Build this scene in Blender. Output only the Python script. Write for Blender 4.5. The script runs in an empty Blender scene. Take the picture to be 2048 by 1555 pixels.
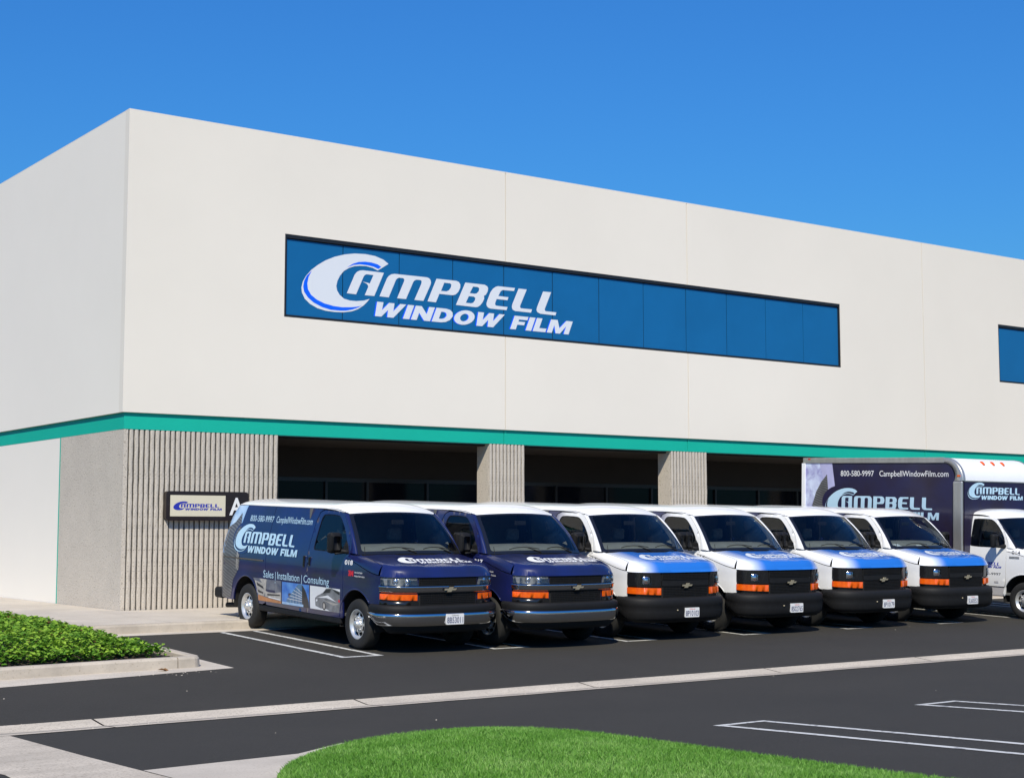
import bpy, bmesh, math, random
from mathutils import Vector, Matrix
from mathutils.geometry import delaunay_2d_cdt

random.seed(7)
SC = bpy.context.scene
COL = SC.collection
PI = math.pi

# ---------------------------------------------------------------- camera
CAM_H = 1.785
YAW = math.radians(54.05)          # forward direction, from +X (along the facade) towards +Y (into the building)
PITCH = math.atan(280.0 / 3030.0)
cam_data = bpy.data.cameras.new('camera')
cam = bpy.data.objects.new('camera', cam_data)
COL.objects.link(cam)
cam.location = (0, 0, CAM_H)
cam.rotation_euler = (PI / 2 + PITCH, 0, YAW - PI / 2)
cam_data.sensor_width = 36.0
cam_data.lens = 36.0 * 3030.0 / 2048.0
cam_data.clip_start = 0.1
cam_data.clip_end = 5000
SC.camera = cam

# ---------------------------------------------------------------- sky and sun
SUN = Vector((0.45, 0.545, -0.705)).normalized()      # the way the light travels
elev = math.asin(-SUN.z)
world = bpy.data.worlds.new('World')
SC.world = world
world.use_nodes = True
wn = world.node_tree.nodes
wl = world.node_tree.links
wn.clear()
w_out = wn.new('ShaderNodeOutputWorld')
w_bg = wn.new('ShaderNodeBackground')
w_sky = wn.new('ShaderNodeTexSky')
w_sky.sky_type = 'NISHITA'
w_sky.sun_disc = False
w_sky.sun_elevation = elev
w_sky.sun_rotation = math.atan2(-SUN.x, -SUN.y)
w_sky.altitude = 0
w_sky.air_density = 2.0
w_sky.dust_density = 0.0
w_sky.ozone_density = 10.0
w_tint = wn.new('ShaderNodeMix')
w_tint.data_type = 'RGBA'
w_tint.blend_type = 'MULTIPLY'
w_tint.inputs['Factor'].default_value = 1.0
w_tint.inputs['B'].default_value = (0.20, 0.55, 1.0, 1.0)      # the deep, clean blue of a dry day
w_bg.inputs['Strength'].default_value = 0.118
wl.new(w_sky.outputs[0], w_tint.inputs['A'])
wl.new(w_tint.outputs['Result'], w_bg.inputs['Color'])
wl.new(w_bg.outputs[0], w_out.inputs['Surface'])
sun_data = bpy.data.lights.new('sun', 'SUN')
sun_data.energy = 5.0
sun_data.angle = math.radians(0.5)
sun_data.color = (1.0, 0.925, 0.76)
sun = bpy.data.objects.new('sun', sun_data)
COL.objects.link(sun)
sun.rotation_euler = SUN.to_track_quat('-Z', 'Y').to_euler()
sun.location = (-20, -20, 40)
vs = SC.view_settings
vs.view_transform = 'Standard'
vs.look = 'None'
vs.exposure = 0.05
vs.gamma = 1.0
vs.use_curve_mapping = False
SC.render.engine = 'CYCLES'
SC.cycles.use_denoising = True
SC.cycles.max_bounces = 8
SC.cycles.transparent_max_bounces = 16
SC.cycles.sample_clamp_indirect = 6.0

# ---------------------------------------------------------------- materials
def new_mat(name):
    m = bpy.data.materials.new(name)
    m.use_nodes = True
    nt = m.node_tree
    return m, nt, nt.nodes['Principled BSDF']

def setp(b, **kw):
    for k, v in kw.items():
        k = k.replace('_', ' ')
        if k in b.inputs:
            b.inputs[k].default_value = v

def rgba(c):
    return (c[0], c[1], c[2], 1.0)

def pmat(name, col, rough=0.5, metal=0.0, coat=0.0, spec=0.5, var=0.0, scale=4.0, bump=0.0, bscale=60.0,
         col2=None, detail=4.0, stretch=None, coat_rough=0.04, distort=0.0):
    """principled surface with colour broken up by noise and a fine relief"""
    m, nt, b = new_mat(name)
    N, L = nt.nodes, nt.links
    setp(b, Base_Color=rgba(col), Roughness=rough, Metallic=metal, Coat_Weight=coat, Coat_Roughness=coat_rough)
    b.inputs['Specular IOR Level'].default_value = spec
    if var > 0 or col2 is not None or bump > 0:
        tc = N.new('ShaderNodeTexCoord')
        src = tc.outputs['Object']
        if stretch:
            mp = N.new('ShaderNodeMapping')
            mp.inputs['Scale'].default_value = stretch
            L.new(src, mp.inputs[0])
            src = mp.outputs[0]
    if var > 0 or col2 is not None:
        nz = N.new('ShaderNodeTexNoise')
        nz.inputs['Scale'].default_value = scale
        nz.inputs['Detail'].default_value = detail
        nz.inputs['Roughness'].default_value = 0.6
        nz.inputs['Distortion'].default_value = distort
        L.new(src, nz.inputs['Vector'])
        rp = N.new('ShaderNodeMapRange')
        rp.inputs['From Min'].default_value = 0.3
        rp.inputs['From Max'].default_value = 0.7
        L.new(nz.outputs['Fac'], rp.inputs['Value'])
        mx = N.new('ShaderNodeMix')
        mx.data_type = 'RGBA'
        c2 = col2 if col2 is not None else tuple(max(0, c * (1 - var)) for c in col)
        mx.inputs['A'].default_value = rgba(col)
        mx.inputs['B'].default_value = rgba(c2)
        L.new(rp.outputs[0], mx.inputs['Factor'])
        L.new(mx.outputs['Result'], b.inputs['Base Color'])
    if bump > 0:
        n2 = N.new('ShaderNodeTexNoise')
        n2.inputs['Scale'].default_value = bscale
        n2.inputs['Detail'].default_value = 3.0
        L.new(src, n2.inputs['Vector'])
        bp = N.new('ShaderNodeBump')
        bp.inputs['Strength'].default_value = bump
        bp.inputs['Distance'].default_value = 0.01
        L.new(n2.outputs['Fac'], bp.inputs['Height'])
        L.new(bp.outputs[0], b.inputs['Normal'])
    return m

def speckled(name, col, spk, amount=0.12, sscale=90.0, rough=0.85, var=0.15, vscale=1.5, bump=0.4, light=None, stretch=None):
    """concrete or asphalt: broad mottling, dark (and light) stone specks, fine relief"""
    m, nt, b = new_mat(name)
    N, L = nt.nodes, nt.links
    setp(b, Roughness=rough)
    b.inputs['Specular IOR Level'].default_value = 0.3
    tc = N.new('ShaderNodeTexCoord')
    src = tc.outputs['Object']
    nz = N.new('ShaderNodeTexNoise')
    nz.inputs['Scale'].default_value = vscale
    nz.inputs['Detail'].default_value = 6
    nz.inputs['Roughness'].default_value = 0.65
    if stretch:
        mp = N.new('ShaderNodeMapping'); mp.inputs['Scale'].default_value = stretch
        L.new(src, mp.inputs[0]); L.new(mp.outputs[0], nz.inputs['Vector'])
    else:
        L.new(src, nz.inputs['Vector'])
    mr = N.new('ShaderNodeMapRange')
    mr.inputs['From Min'].default_value = 0.32
    mr.inputs['From Max'].default_value = 0.68
    L.new(nz.outputs['Fac'], mr.inputs['Value'])
    mx = N.new('ShaderNodeMix'); mx.data_type = 'RGBA'
    mx.inputs['A'].default_value = rgba(col)
    mx.inputs['B'].default_value = rgba(tuple(c * (1 - var) for c in col))
    L.new(mr.outputs[0], mx.inputs['Factor'])
    out = mx.outputs['Result']
    hsrc = None
    for k, (c, am, sc) in enumerate(((spk, amount, sscale), (light, amount * 0.7, sscale * 1.37))):
        if c is None:
            continue
        v = N.new('ShaderNodeTexNoise')
        v.inputs['Scale'].default_value = sc
        v.inputs['Detail'].default_value = 2
        L.new(src, v.inputs['Vector'])
        g = N.new('ShaderNodeMapRange')
        g.inputs['From Min'].default_value = 0.64 - am
        g.inputs['From Max'].default_value = 0.74 - am
        L.new(v.outputs['Fac'], g.inputs['Value'])
        m2 = N.new('ShaderNodeMix'); m2.data_type = 'RGBA'
        L.new(g.outputs[0], m2.inputs['Factor'])
        L.new(out, m2.inputs['A'])
        m2.inputs['B'].default_value = rgba(c)
        out = m2.outputs['Result']
        if hsrc is None:
            hsrc = v.outputs['Fac']
    L.new(out, b.inputs['Base Color'])
    if bump > 0:
        bp = N.new('ShaderNodeBump')
        bp.inputs['Strength'].default_value = bump
        bp.inputs['Distance'].default_value = 0.008
        bp.invert = True
        L.new(hsrc, bp.inputs['Height'])
        L.new(bp.outputs[0], b.inputs['Normal'])
    return m

def glass_mat(name, tint, ior=1.5, rough=0.0):
    """thin tinted glass: see-through tint under a mirror-like skin"""
    m, nt, b = new_mat(name)
    N, L = nt.nodes, nt.links
    N.remove(b)
    out = N['Material Output']
    tr = N.new('ShaderNodeBsdfTransparent')
    tr.inputs['Color'].default_value = rgba(tint)
    gl = N.new('ShaderNodeBsdfGlossy')
    gl.inputs['Roughness'].default_value = rough
    gl.inputs['Color'].default_value = (1, 1, 1, 1)
    fr = N.new('ShaderNodeFresnel')
    fr.inputs['IOR'].default_value = ior
    mx = N.new('ShaderNodeMixShader')
    L.new(fr.outputs[0], mx.inputs[0])
    L.new(tr.outputs[0], mx.inputs[1])
    L.new(gl.outputs[0], mx.inputs[2])
    L.new(mx.outputs[0], out.inputs['Surface'])
    return m

def gradient_mat(name, ca, cb, axis, a, b_, rough=0.3, coat=0.6, use_abs=False, noise=0.0):
    """two printed wrap colours fading into one another along an object axis"""
    m, nt, b = new_mat(name)
    N, L = nt.nodes, nt.links
    setp(b, Roughness=rough, Coat_Weight=coat, Coat_Roughness=0.05)
    tc = N.new('ShaderNodeTexCoord')
    sp = N.new('ShaderNodeSeparateXYZ')
    L.new(tc.outputs['Object'], sp.inputs[0])
    v = sp.outputs[axis]
    if use_abs:
        ab = N.new('ShaderNodeMath'); ab.operation = 'ABSOLUTE'
        L.new(v, ab.inputs[0]); v = ab.outputs[0]
    if noise > 0:
        nz = N.new('ShaderNodeTexNoise'); nz.inputs['Scale'].default_value = 2.5
        L.new(tc.outputs['Object'], nz.inputs['Vector'])
        ma = N.new('ShaderNodeMath'); ma.operation = 'MULTIPLY_ADD'
        L.new(nz.outputs['Fac'], ma.inputs[0]); ma.inputs[1].default_value = noise
        L.new(v, ma.inputs[2]); v = ma.outputs[0]
    mr = N.new('ShaderNodeMapRange')
    mr.interpolation_type = 'SMOOTHSTEP'
    mr.inputs['From Min'].default_value = a
    mr.inputs['From Max'].default_value = b_
    L.new(v, mr.inputs['Value'])
    mx = N.new('ShaderNodeMix'); mx.data_type = 'RGBA'
    mx.inputs['A'].default_value = rgba(ca)
    mx.inputs['B'].default_value = rgba(cb)
    L.new(mr.outputs[0], mx.inputs['Factor'])
    L.new(mx.outputs['Result'], b.inputs['Base Color'])
    return m

M = {}
M['asphalt'] = speckled('asphalt', (0.0395, 0.0362, 0.0302), (0.0215, 0.0197, 0.0165), 0.10, 110, 0.9, 0.22, 0.45, 0.35, light=(0.075, 0.070, 0.062))
M['line_paint'] = speckled('line_paint', (0.62, 0.62, 0.60), (0.25, 0.25, 0.25), 0.07, 14, 0.7, 0.15, 3.0, 0.1)
M['concrete'] = speckled('concrete', (0.58, 0.52, 0.44), (0.42, 0.36, 0.29), 0.06, 60, 0.85, 0.22, 0.9, 0.2)
M['concrete_old'] = speckled('concrete_old', (0.61, 0.54, 0.445), (0.34, 0.29, 0.23), 0.09, 45, 0.88, 0.34, 1.1, 0.35, stretch=(0.75, 1.5, 1))
M['aggregate'] = speckled('aggregate', (0.55, 0.495, 0.425), (0.24, 0.21, 0.17), 0.045, 36, 0.9, 0.12, 1.2, 0.8, light=(0.66, 0.62, 0.58))
M['wall_white'] = pmat('wall_white', (0.765, 0.715, 0.635), 0.75, var=0.04, scale=0.35, bump=0.12, bscale=180, spec=0.25, detail=6)
M['wall_side'] = pmat('wall_side', (0.82, 0.775, 0.70), 0.75, var=0.03, scale=0.4, bump=0.1, bscale=180, spec=0.25)
M['band_green'] = pmat('band_green', (0.006, 0.42, 0.31), 0.6, var=0.06, scale=0.8, bump=0.1, bscale=160, spec=0.25)
M['cap_metal'] = pmat('cap_metal', (0.765, 0.715, 0.635), 0.5, var=0.05, scale=2)
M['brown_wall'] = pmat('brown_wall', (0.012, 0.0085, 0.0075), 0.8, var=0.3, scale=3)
M['dark_frame'] = pmat('dark_frame', (0.013, 0.013, 0.014), 0.4, var=0.2, scale=5)
M['storefront'] = pmat('storefront', (0.004, 0.006, 0.011), 0.10, spec=0.14, var=0.3, scale=0.6)
M['film_blue'] = pmat('film_blue', (0.008, 0.118, 0.31), 0.16, coat=0.15, var=0.10, scale=0.9, spec=0.35, coat_rough=0.1)
M['roof_gravel'] = pmat('roof_gravel', (0.4, 0.38, 0.35), 0.9, var=0.3, scale=8)
M['sign_white'] = pmat('sign_white', (0.66, 0.69, 0.74), 0.5)
M['sign_blue'] = pmat('sign_blue', (0.0, 0.11, 0.85), 0.45)
M['sign_brown'] = pmat('sign_brown', (0.018, 0.010, 0.008), 0.45, var=0.2, scale=6, coat=0.2)
M['sign_cream'] = pmat('sign_cream', (0.66, 0.61, 0.47), 0.5, var=0.04, scale=2)
M['ink_blue'] = pmat('ink_blue', (0.02, 0.03, 0.36), 0.5)
M['letter_white'] = pmat('letter_white', (0.78, 0.78, 0.78), 0.45)
M['decal_pale'] = pmat('decal_pale', (0.46, 0.66, 0.80), 0.35, coat=0.3)
M['decal_white'] = pmat('decal_white', (0.72, 0.78, 0.84), 0.35, coat=0.3)
M['decal_grey'] = pmat('decal_grey', (0.42, 0.41, 0.42), 0.4)
M['decal_black'] = pmat('decal_black', (0.02, 0.02, 0.025), 0.4)
M['decal_red'] = pmat('decal_red', (0.62, 0.02, 0.035), 0.4)
# vehicles
M['navy'] = pmat('navy_wrap', (0.009, 0.015, 0.100), 0.28, coat=0.7, col2=(0.011, 0.014, 0.048), scale=1.1, detail=2, coat_rough=0.05)
M['white_paint'] = pmat('white_paint', (0.80, 0.80, 0.80), 0.3, coat=0.7, var=0.02, scale=3)
M['hood_fade'] = gradient_mat('hood_fade', (0.018, 0.15, 0.56), (0.78, 0.80, 0.82), 0, 0.54, 0.95, use_abs=True)
M['door_fade'] = gradient_mat('door_fade', (0.80, 0.80, 0.80), (0.016, 0.018, 0.12), 1, 1.05, 1.6)
M['black_plastic'] = pmat('black_plastic', (0.012, 0.012, 0.013), 0.6, spec=0.22, var=0.2, scale=12, bump=0.08, bscale=250)
M['black_gloss'] = pmat('black_gloss', (0.010, 0.010, 0.011), 0.18, coat=0.4)
M['black_matt'] = pmat('black_matt', (0.008, 0.008, 0.008), 0.9)
M['chrome'] = pmat('chrome', (0.62, 0.63, 0.65), 0.10, metal=1.0)
M['steel'] = pmat('steel', (0.66, 0.66, 0.65), 0.30, metal=0.6, var=0.1, scale=9)
M['bowtie'] = pmat('bowtie', (0.42, 0.36, 0.25), 0.4, metal=0.5)
M['rubber'] = pmat('rubber', (0.013, 0.013, 0.013), 0.8, var=0.3, scale=20, bump=0.2, bscale=90)
M['amber'] = pmat('amber', (0.80, 0.13, 0.004), 0.22, coat=0.6, col2=(0.62, 0.075, 0.002), scale=18)
M['red_lens'] = pmat('red_lens', (0.50, 0.010, 0.012), 0.2, coat=0.6)
M['lamp_silver'] = pmat('lamp_silver', (0.72, 0.74, 0.76), 0.14, metal=0.9)
M['lens'] = glass_mat('lens_glass', (0.93, 0.94, 0.95), 1.35)
M['lamp_bowl'] = pmat('lamp_bowl', (0.34, 0.35, 0.36), 0.3, metal=0.3, var=0.4, scale=18)
M['windscreen'] = glass_mat('windscreen_glass', (0.74, 0.80, 0.81), 1.42)
M['side_glass'] = glass_mat('side_glass', (0.48, 0.52, 0.51), 1.45)
M['interior'] = pmat('interior', (0.13, 0.135, 0.135), 0.8, var=0.2, scale=6)
M['dash'] = pmat('dashboard', (0.20, 0.20, 0.185), 0.75, var=0.2, scale=6)
M['fabric'] = pmat('seat_fabric', (0.17, 0.17, 0.165), 0.95, var=0.3, scale=30)
M['plate_white'] = pmat('plate_white', (0.74, 0.74, 0.74), 0.4)
M['plate_ink'] = pmat('plate_ink', (0.02, 0.03, 0.12), 0.5)
M['aluminium'] = pmat('aluminium', (0.50, 0.49, 0.47), 0.36, metal=0.7, var=0.2, scale=6, stretch=(1, 1, 0.2))
M['fibreglass'] = pmat('fibreglass', (0.80, 0.81, 0.83), 0.4, coat=0.3, var=0.03, scale=2)
M['yellowed'] = pmat('yellowed_paint', (0.72, 0.66, 0.48), 0.4)
M['navy_dark'] = pmat('navy_dark_wrap', (0.016, 0.015, 0.060), 0.35, coat=0.5, col2=(0.018, 0.012, 0.028), scale=1.3, detail=3, coat_rough=0.08)
# printed pictures
M['pr_sky'] = pmat('print_sky', (0.10, 0.30, 0.62), 0.35, col2=(0.55, 0.70, 0.85), scale=3.0, coat=0.3)
M['pr_skyd'] = pmat('print_deep_sky', (0.02, 0.12, 0.50), 0.35, col2=(0.12, 0.32, 0.70), scale=5.0, coat=0.3)
M['pr_storm'] = pmat('print_storm_sky', (0.045, 0.06, 0.11), 0.35, col2=(0.20, 0.21, 0.24), scale=6.0, coat=0.3)
M['pr_stone'] = pmat('print_stone', (0.50, 0.47, 0.43), 0.4, var=0.4, scale=14, coat=0.3)
M['pr_orange'] = pmat('print_orange', (0.55, 0.22, 0.07), 0.4, var=0.3, scale=9, coat=0.3)
M['pr_white'] = pmat('print_white', (0.74, 0.75, 0.77), 0.4, coat=0.3)
M['pr_grey'] = pmat('print_grey', (0.10, 0.105, 0.115), 0.35, coat=0.3, col2=(0.24, 0.25, 0.27), scale=7)
M['pr_dark'] = pmat('print_dark', (0.018, 0.018, 0.024), 0.35, coat=0.3)
M['pr_glassy'] = pmat('print_glassy', (0.10, 0.22, 0.36), 0.35, coat=0.3, col2=(0.04, 0.10, 0.22), scale=9)
M['pr_lilac'] = pmat('print_lilac_sky', (0.20, 0.18, 0.44), 0.4, col2=(0.66, 0.74, 0.90), scale=3.2, detail=6, distort=0.6, coat=0.2)
M['pr_haze'] = pmat('print_haze', (0.44, 0.44, 0.68), 0.4, var=0.2, scale=3, coat=0.2)

def tower_print(name):
    """printed curved tower: grey floors as fine dark and light bands"""
    m, nt, b = new_mat(name)
    N, L = nt.nodes, nt.links
    setp(b, Roughness=0.35, Coat_Weight=0.3)
    tc = N.new('ShaderNodeTexCoord')
    mp = N.new('ShaderNodeMapping')
    mp.inputs['Rotation'].default_value = (math.radians(-16), 0, 0)
    L.new(tc.outputs['Object'], mp.inputs[0])
    wv = N.new('ShaderNodeTexWave')
    wv.wave_type = 'BANDS'; wv.bands_direction = 'Z'
    wv.inputs['Scale'].default_value = 6.0
    wv.inputs['Distortion'].default_value = 3.0
    wv.inputs['Detail'].default_value = 1
    wv.inputs['Detail Scale'].default_value = 0.8
    L.new(mp.outputs[0], wv.inputs['Vector'])
    nz = N.new('ShaderNodeTexNoise'); nz.inputs['Scale'].default_value = 2.6
    L.new(tc.outputs['Object'], nz.inputs['Vector'])
    mu = N.new('ShaderNodeMath'); mu.operation = 'MULTIPLY'
    L.new(wv.outputs['Fac'], mu.inputs[0]); L.new(nz.outputs['Fac'], mu.inputs[1])
    cr = N.new('ShaderNodeValToRGB')
    cr.color_ramp.elements[0].position = 0.08; cr.color_ramp.elements[0].color = (0.06, 0.06, 0.065, 1)
    cr.color_ramp.elements[1].position = 0.62; cr.color_ramp.elements[1].color = (0.18, 0.183, 0.19, 1)
    L.new(mu.outputs[0], cr.inputs[0])
    L.new(cr.outputs[0], b.inputs['Base Color'])
    return m
M['pr_tower'] = tower_print('print_tower')

def leaf_mat(name, c1, c2, c3, scale, first=None):
    m, nt, b = new_mat(name)
    N, L = nt.nodes, nt.links
    setp(b, Roughness=0.55)
    b.inputs['Specular IOR Level'].default_value = 0.25
    at = N.new('ShaderNodeAttribute'); at.attribute_name = 'tone'
    cr = N.new('ShaderNodeValToRGB')
    cr.color_ramp.elements[0].color = rgba(c1)
    cr.color_ramp.elements[1].color = rgba(c3)
    e = cr.color_ramp.elements.new(0.5); e.color = rgba(c2)
    if first:
        e = cr.color_ramp.elements.new(0.10); e.color = rgba(first)
    tc = N.new('ShaderNodeTexCoord')
    nz = N.new('ShaderNodeTexNoise'); nz.inputs['Scale'].default_value = scale; nz.inputs['Detail'].default_value = 3
    L.new(tc.outputs['Object'], nz.inputs['Vector'])
    mx = N.new('ShaderNodeMath'); mx.operation = 'MULTIPLY_ADD'
    L.new(nz.outputs['Fac'], mx.inputs[0]); mx.inputs[1].default_value = 0.9
    ad = N.new('ShaderNodeMath'); ad.operation = 'SUBTRACT'
    L.new(at.outputs['Fac'], ad.inputs[0]); ad.inputs[1].default_value = 0.45
    L.new(ad.outputs[0], mx.inputs[2])
    L.new(mx.outputs[0], cr.inputs[0])
    L.new(cr.outputs[0], b.inputs['Base Color'])
    out = N['Material Output']
    tl = N.new('ShaderNodeBsdfTranslucent')
    L.new(cr.outputs[0], tl.inputs['Color'])
    ms = N.new('ShaderNodeMixShader'); ms.inputs[0].default_value = 0.3
    L.new(b.outputs[0], ms.inputs[1]); L.new(tl.outputs[0], ms.inputs[2])
    L.new(ms.outputs[0], out.inputs['Surface'])
    return m
M['grass'] = leaf_mat('grass_blades', (0.070, 0.19, 0.020), (0.14, 0.34, 0.043), (0.31, 0.50, 0.14), 1.6)
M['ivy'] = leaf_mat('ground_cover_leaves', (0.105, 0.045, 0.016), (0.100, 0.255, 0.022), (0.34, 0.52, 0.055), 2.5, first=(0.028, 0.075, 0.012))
M['soil'] = pmat('soil', (0.055, 0.040, 0.028), 0.95, var=0.5, scale=9, bump=0.8, bscale=40)
M['turf'] = pmat('turf_soil', (0.030, 0.075, 0.014), 0.95, var=0.4, scale=12, bump=0.5, bscale=60)
M['dry_leaf'] = pmat('dry_leaf', (0.30, 0.15, 0.05), 0.8, var=0.4, scale=40)

# ---------------------------------------------------------------- mesh helpers
def link(o, parent=None):
    COL.objects.link(o)
    if parent is not None:
        o.parent = parent
    return o

def mesh_obj(name, verts, faces, mat, parent=None, smooth=False, mats=None, fmat=None):
    me = bpy.data.meshes.new(name)
    me.from_pydata([tuple(v) for v in verts], [], faces)
    for mm in (mats if mats else [mat]):
        me.materials.append(M[mm] if isinstance(mm, str) else mm)
    if fmat:
        me.polygons.foreach_set('material_index', fmat)
    if smooth:
        me.polygons.foreach_set('use_smooth', [True] * len(me.polygons))
    me.update()
    o = bpy.data.objects.new(name, me)
    return link(o, parent)

def empty(name, loc=(0, 0, 0), rot=(0, 0, 0)):
    o = bpy.data.objects.new(name, None)
    o.empty_display_size = 0.2
    o.location = loc
    o.rotation_euler = rot
    return link(o)

def tag(o, label=None, cat=None, group=None, kind=None):
    if label: o['label'] = label
    if cat: o['category'] = cat
    if group: o['group'] = group
    if kind: o['kind'] = kind
    return o

class MB:
    """collects simple solids into one mesh"""
    def __init__(s):
        s.v, s.f, s.m = [], [], []
    def add(s, v, f, mi=0):
        b = len(s.v)
        s.v += [tuple(p) for p in v]
        s.f += [tuple(i + b for i in q) for q in f]
        s.m += [mi] * len(f)
        return s
    def box(s, a, b, mi=0):
        x0, y0, z0 = a; x1, y1, z1 = b
        return s.add([(x0, y0, z0), (x1, y0, z0), (x1, y1, z0), (x0, y1, z0), (x0, y0, z1), (x1, y0, z1), (x1, y1, z1), (x0, y1, z1)],
                     [(0, 3, 2, 1), (4, 5, 6, 7), (0, 1, 5, 4), (1, 2, 6, 5), (2, 3, 7, 6), (3, 0, 4, 7)], mi)
    def rbox(s, a, b, r, mi=0, seg=3):
        """box with its vertical-plane (XZ) corners rounded, extruded along Y"""
        x0, y0, z0 = a; x1, y1, z1 = b
        pts = round_rect(x0, z0, x1, z1, r, seg)
        n = len(pts)
        v = [(p[0], y0, p[1]) for p in pts] + [(p[0], y1, p[1]) for p in pts]
        f = [tuple(range(n)), tuple(reversed(range(n, 2 * n)))]
        f += [(i, i + n, (i + 1) % n + n, (i + 1) % n) for i in range(n)]
        return s.add(v, f, mi)
    def tube(s, pts, r, seg=8, mi=0):
        pts = [Vector(p) for p in pts]
        rings = []
        for i, p in enumerate(pts):
            d = (pts[min(i + 1, len(pts) - 1)] - pts[max(i - 1, 0)]).normalized()
            a = d.orthogonal().normalized() if i == 0 else (rings[-1][1] - d * rings[-1][1].dot(d)).normalized()
            b = d.cross(a)
            rr = r[i] if isinstance(r, (list, tuple)) else r
            rings.append(([p + (a * math.cos(2 * PI * k / seg) + b * math.sin(2 * PI * k / seg)) * rr for k in range(seg)], a))
        v = [q for rg, _ in rings for q in rg]
        f = []
        for i in range(len(pts) - 1):
            for k in range(seg):
                k2 = (k + 1) % seg
                f.append((i * seg + k, i * seg + k2, (i + 1) * seg + k2, (i + 1) * seg + k))
        f.append(tuple(reversed(range(seg))))
        f.append(tuple(range((len(pts) - 1) * seg, len(pts) * seg)))
        return s.add(v, f, mi)
    def obj(s, name, mat, parent=None, smooth=False, mats=None):
        return mesh_obj(name, s.v, s.f, mat, parent, smooth, mats, s.m if mats else None)

def round_rect(x0, y0, x1, y1, r, seg=4):
    out = []
    for cx, cy, a0 in ((x1 - r, y0 + r, -90), (x1 - r, y1 - r, 0), (x0 + r, y1 - r, 90), (x0 + r, y0 + r, 180)):
        for k in range(seg + 1):
            a = math.radians(a0 + 90 * k / seg)
            out.append((cx + r * math.cos(a), cy + r * math.sin(a)))
    return out

def bevel(o, w=0.01, seg=2, angle=30):
    md = o.modifiers.new('bevel', 'BEVEL')
    md.width = w; md.segments = seg; md.limit_method = 'ANGLE'; md.angle_limit = math.radians(angle)
    return o

def inside(p, poly):
    x, y = p
    c = False
    j = len(poly) - 1
    for i in range(len(poly)):
        xi, yi = poly[i]; xj, yj = poly[j]
        if (yi > y) != (yj > y) and x < (xj - xi) * (y - yi) / (yj - yi) + xi:
            c = not c
        j = i
    return c

def densify(poly, d, closed=True):
    out = []
    n = len(poly)
    for i in range(n if closed else n - 1):
        a, b = poly[i], poly[(i + 1) % n]
        k = max(1, int(math.ceil(math.hypot(b[0] - a[0], b[1] - a[1]) / d)))
        for j in range(k):
            t = j / k
            out.append((a[0] + (b[0] - a[0]) * t, a[1] + (b[1] - a[1]) * t))
    if not closed:
        out.append(poly[-1])
    return out

def seg_near(p, loops, d):
    for lp in loops:
        for q in lp:
            if abs(p[0] - q[0]) < d and abs(p[1] - q[1]) < d:
                return True
    return False

def cdt(outer, holes=(), pts=()):
    """triangulate a polygon with holes and extra inner points -> verts2d, tris"""
    vs_, ed = [], []
    for lp in [outer] + list(holes):
        b = len(vs_)
        vs_ += [Vector(p) for p in lp]
        ed += [(b + i, b + (i + 1) % len(lp)) for i in range(len(lp))]
    vs_ += [Vector(p) for p in pts]
    r = delaunay_2d_cdt(vs_, ed, [], 0, 1e-6)
    v2 = [(p.x, p.y) for p in r[0]]
    tris = []
    for t in r[2]:
        c = (sum(v2[i][0] for i in t) / 3, sum(v2[i][1] for i in t) / 3)
        if inside(c, outer) and not any(inside(c, h) for h in holes):
            tris.append(tuple(t))
    return v2, tris

def patch(name, outer, fmap, mat, parent, holes=(), step=0.12, edge=0.05, ref=None, flange=0.0, fdir=None, smooth=True):
    """surface piece: a 2D outline carried onto a curved surface by fmap, with a turned-in edge"""
    outer = densify(outer, edge)
    holes = [densify(h, edge) for h in holes]
    pts = []
    if step:
        xs = [p[0] for p in outer]; ys = [p[1] for p in outer]
        nx = int((max(xs) - min(xs)) / step) + 1; ny = int((max(ys) - min(ys)) / step) + 1
        for i in range(nx + 1):
            for j in range(ny + 1):
                p = (min(xs) + (i + 0.5 * (j % 2)) * step, min(ys) + j * step)
                if inside(p, outer) and not any(inside(p, h) for h in holes) and not seg_near(p, [outer] + holes, edge * 0.55):
                    pts.append(p)
    v2, tris = cdt(outer, holes, pts)
    v3 = [Vector(fmap(*p)) for p in v2]
    if ref is not None and tris:
        n = Vector((0, 0, 0))
        for a, b, c in tris:
            n += (v3[b] - v3[a]).cross(v3[c] - v3[a])
        rf = Vector(ref)
        if n.dot(rf) < 0:
            tris = [(a, c, b) for a, b, c in tris]
    faces = list(tris)
    if flange:
        cnt = {}
        for t in tris:
            for k in range(3):
                e = (t[k], t[(k + 1) % 3])
                cnt[frozenset(e)] = cnt.get(frozenset(e), 0) + 1
        d = Vector(fdir) * flange
        nv = {}
        for t in tris:
            for k in range(3):
                a, b = t[k], t[(k + 1) % 3]
                if cnt[frozenset((a, b))] == 1:
                    for q in (a, b):
                        if q not in nv:
                            nv[q] = (len(v3), len(v3) + 1)
                            v3.append(v3[q].copy()); v3.append(v3[q] + d)
                    faces.append((nv[b][0], nv[a][0], nv[a][1], nv[b][1]))
    return mesh_obj(name, v3, faces, mat, parent, smooth)

def extr_poly(mb, outer, holes, place, y0, y1, mi=0):
    """solid slab: polygon (with holes) in a plane, thick from y0 to y1; place(x, z, y) -> 3D"""
    v2, tris = cdt(outer, holes)
    n = len(v2)
    v = [place(p[0], p[1], y0) for p in v2] + [place(p[0], p[1], y1) for p in v2]
    f = [t for t in tris] + [(c + n, b + n, a + n) for a, b, c in tris]
    cnt = {}
    for t in tris:
        for k in range(3):
            cnt.setdefault(frozenset((t[k], t[(k + 1) % 3])), []).append((t[k], t[(k + 1) % 3]))
    for e in cnt.values():
        if len(e) == 1:
            a, b = e[0]
            f.append((b, a, a + n, b + n))
    mb.add(v, f, mi)

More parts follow.
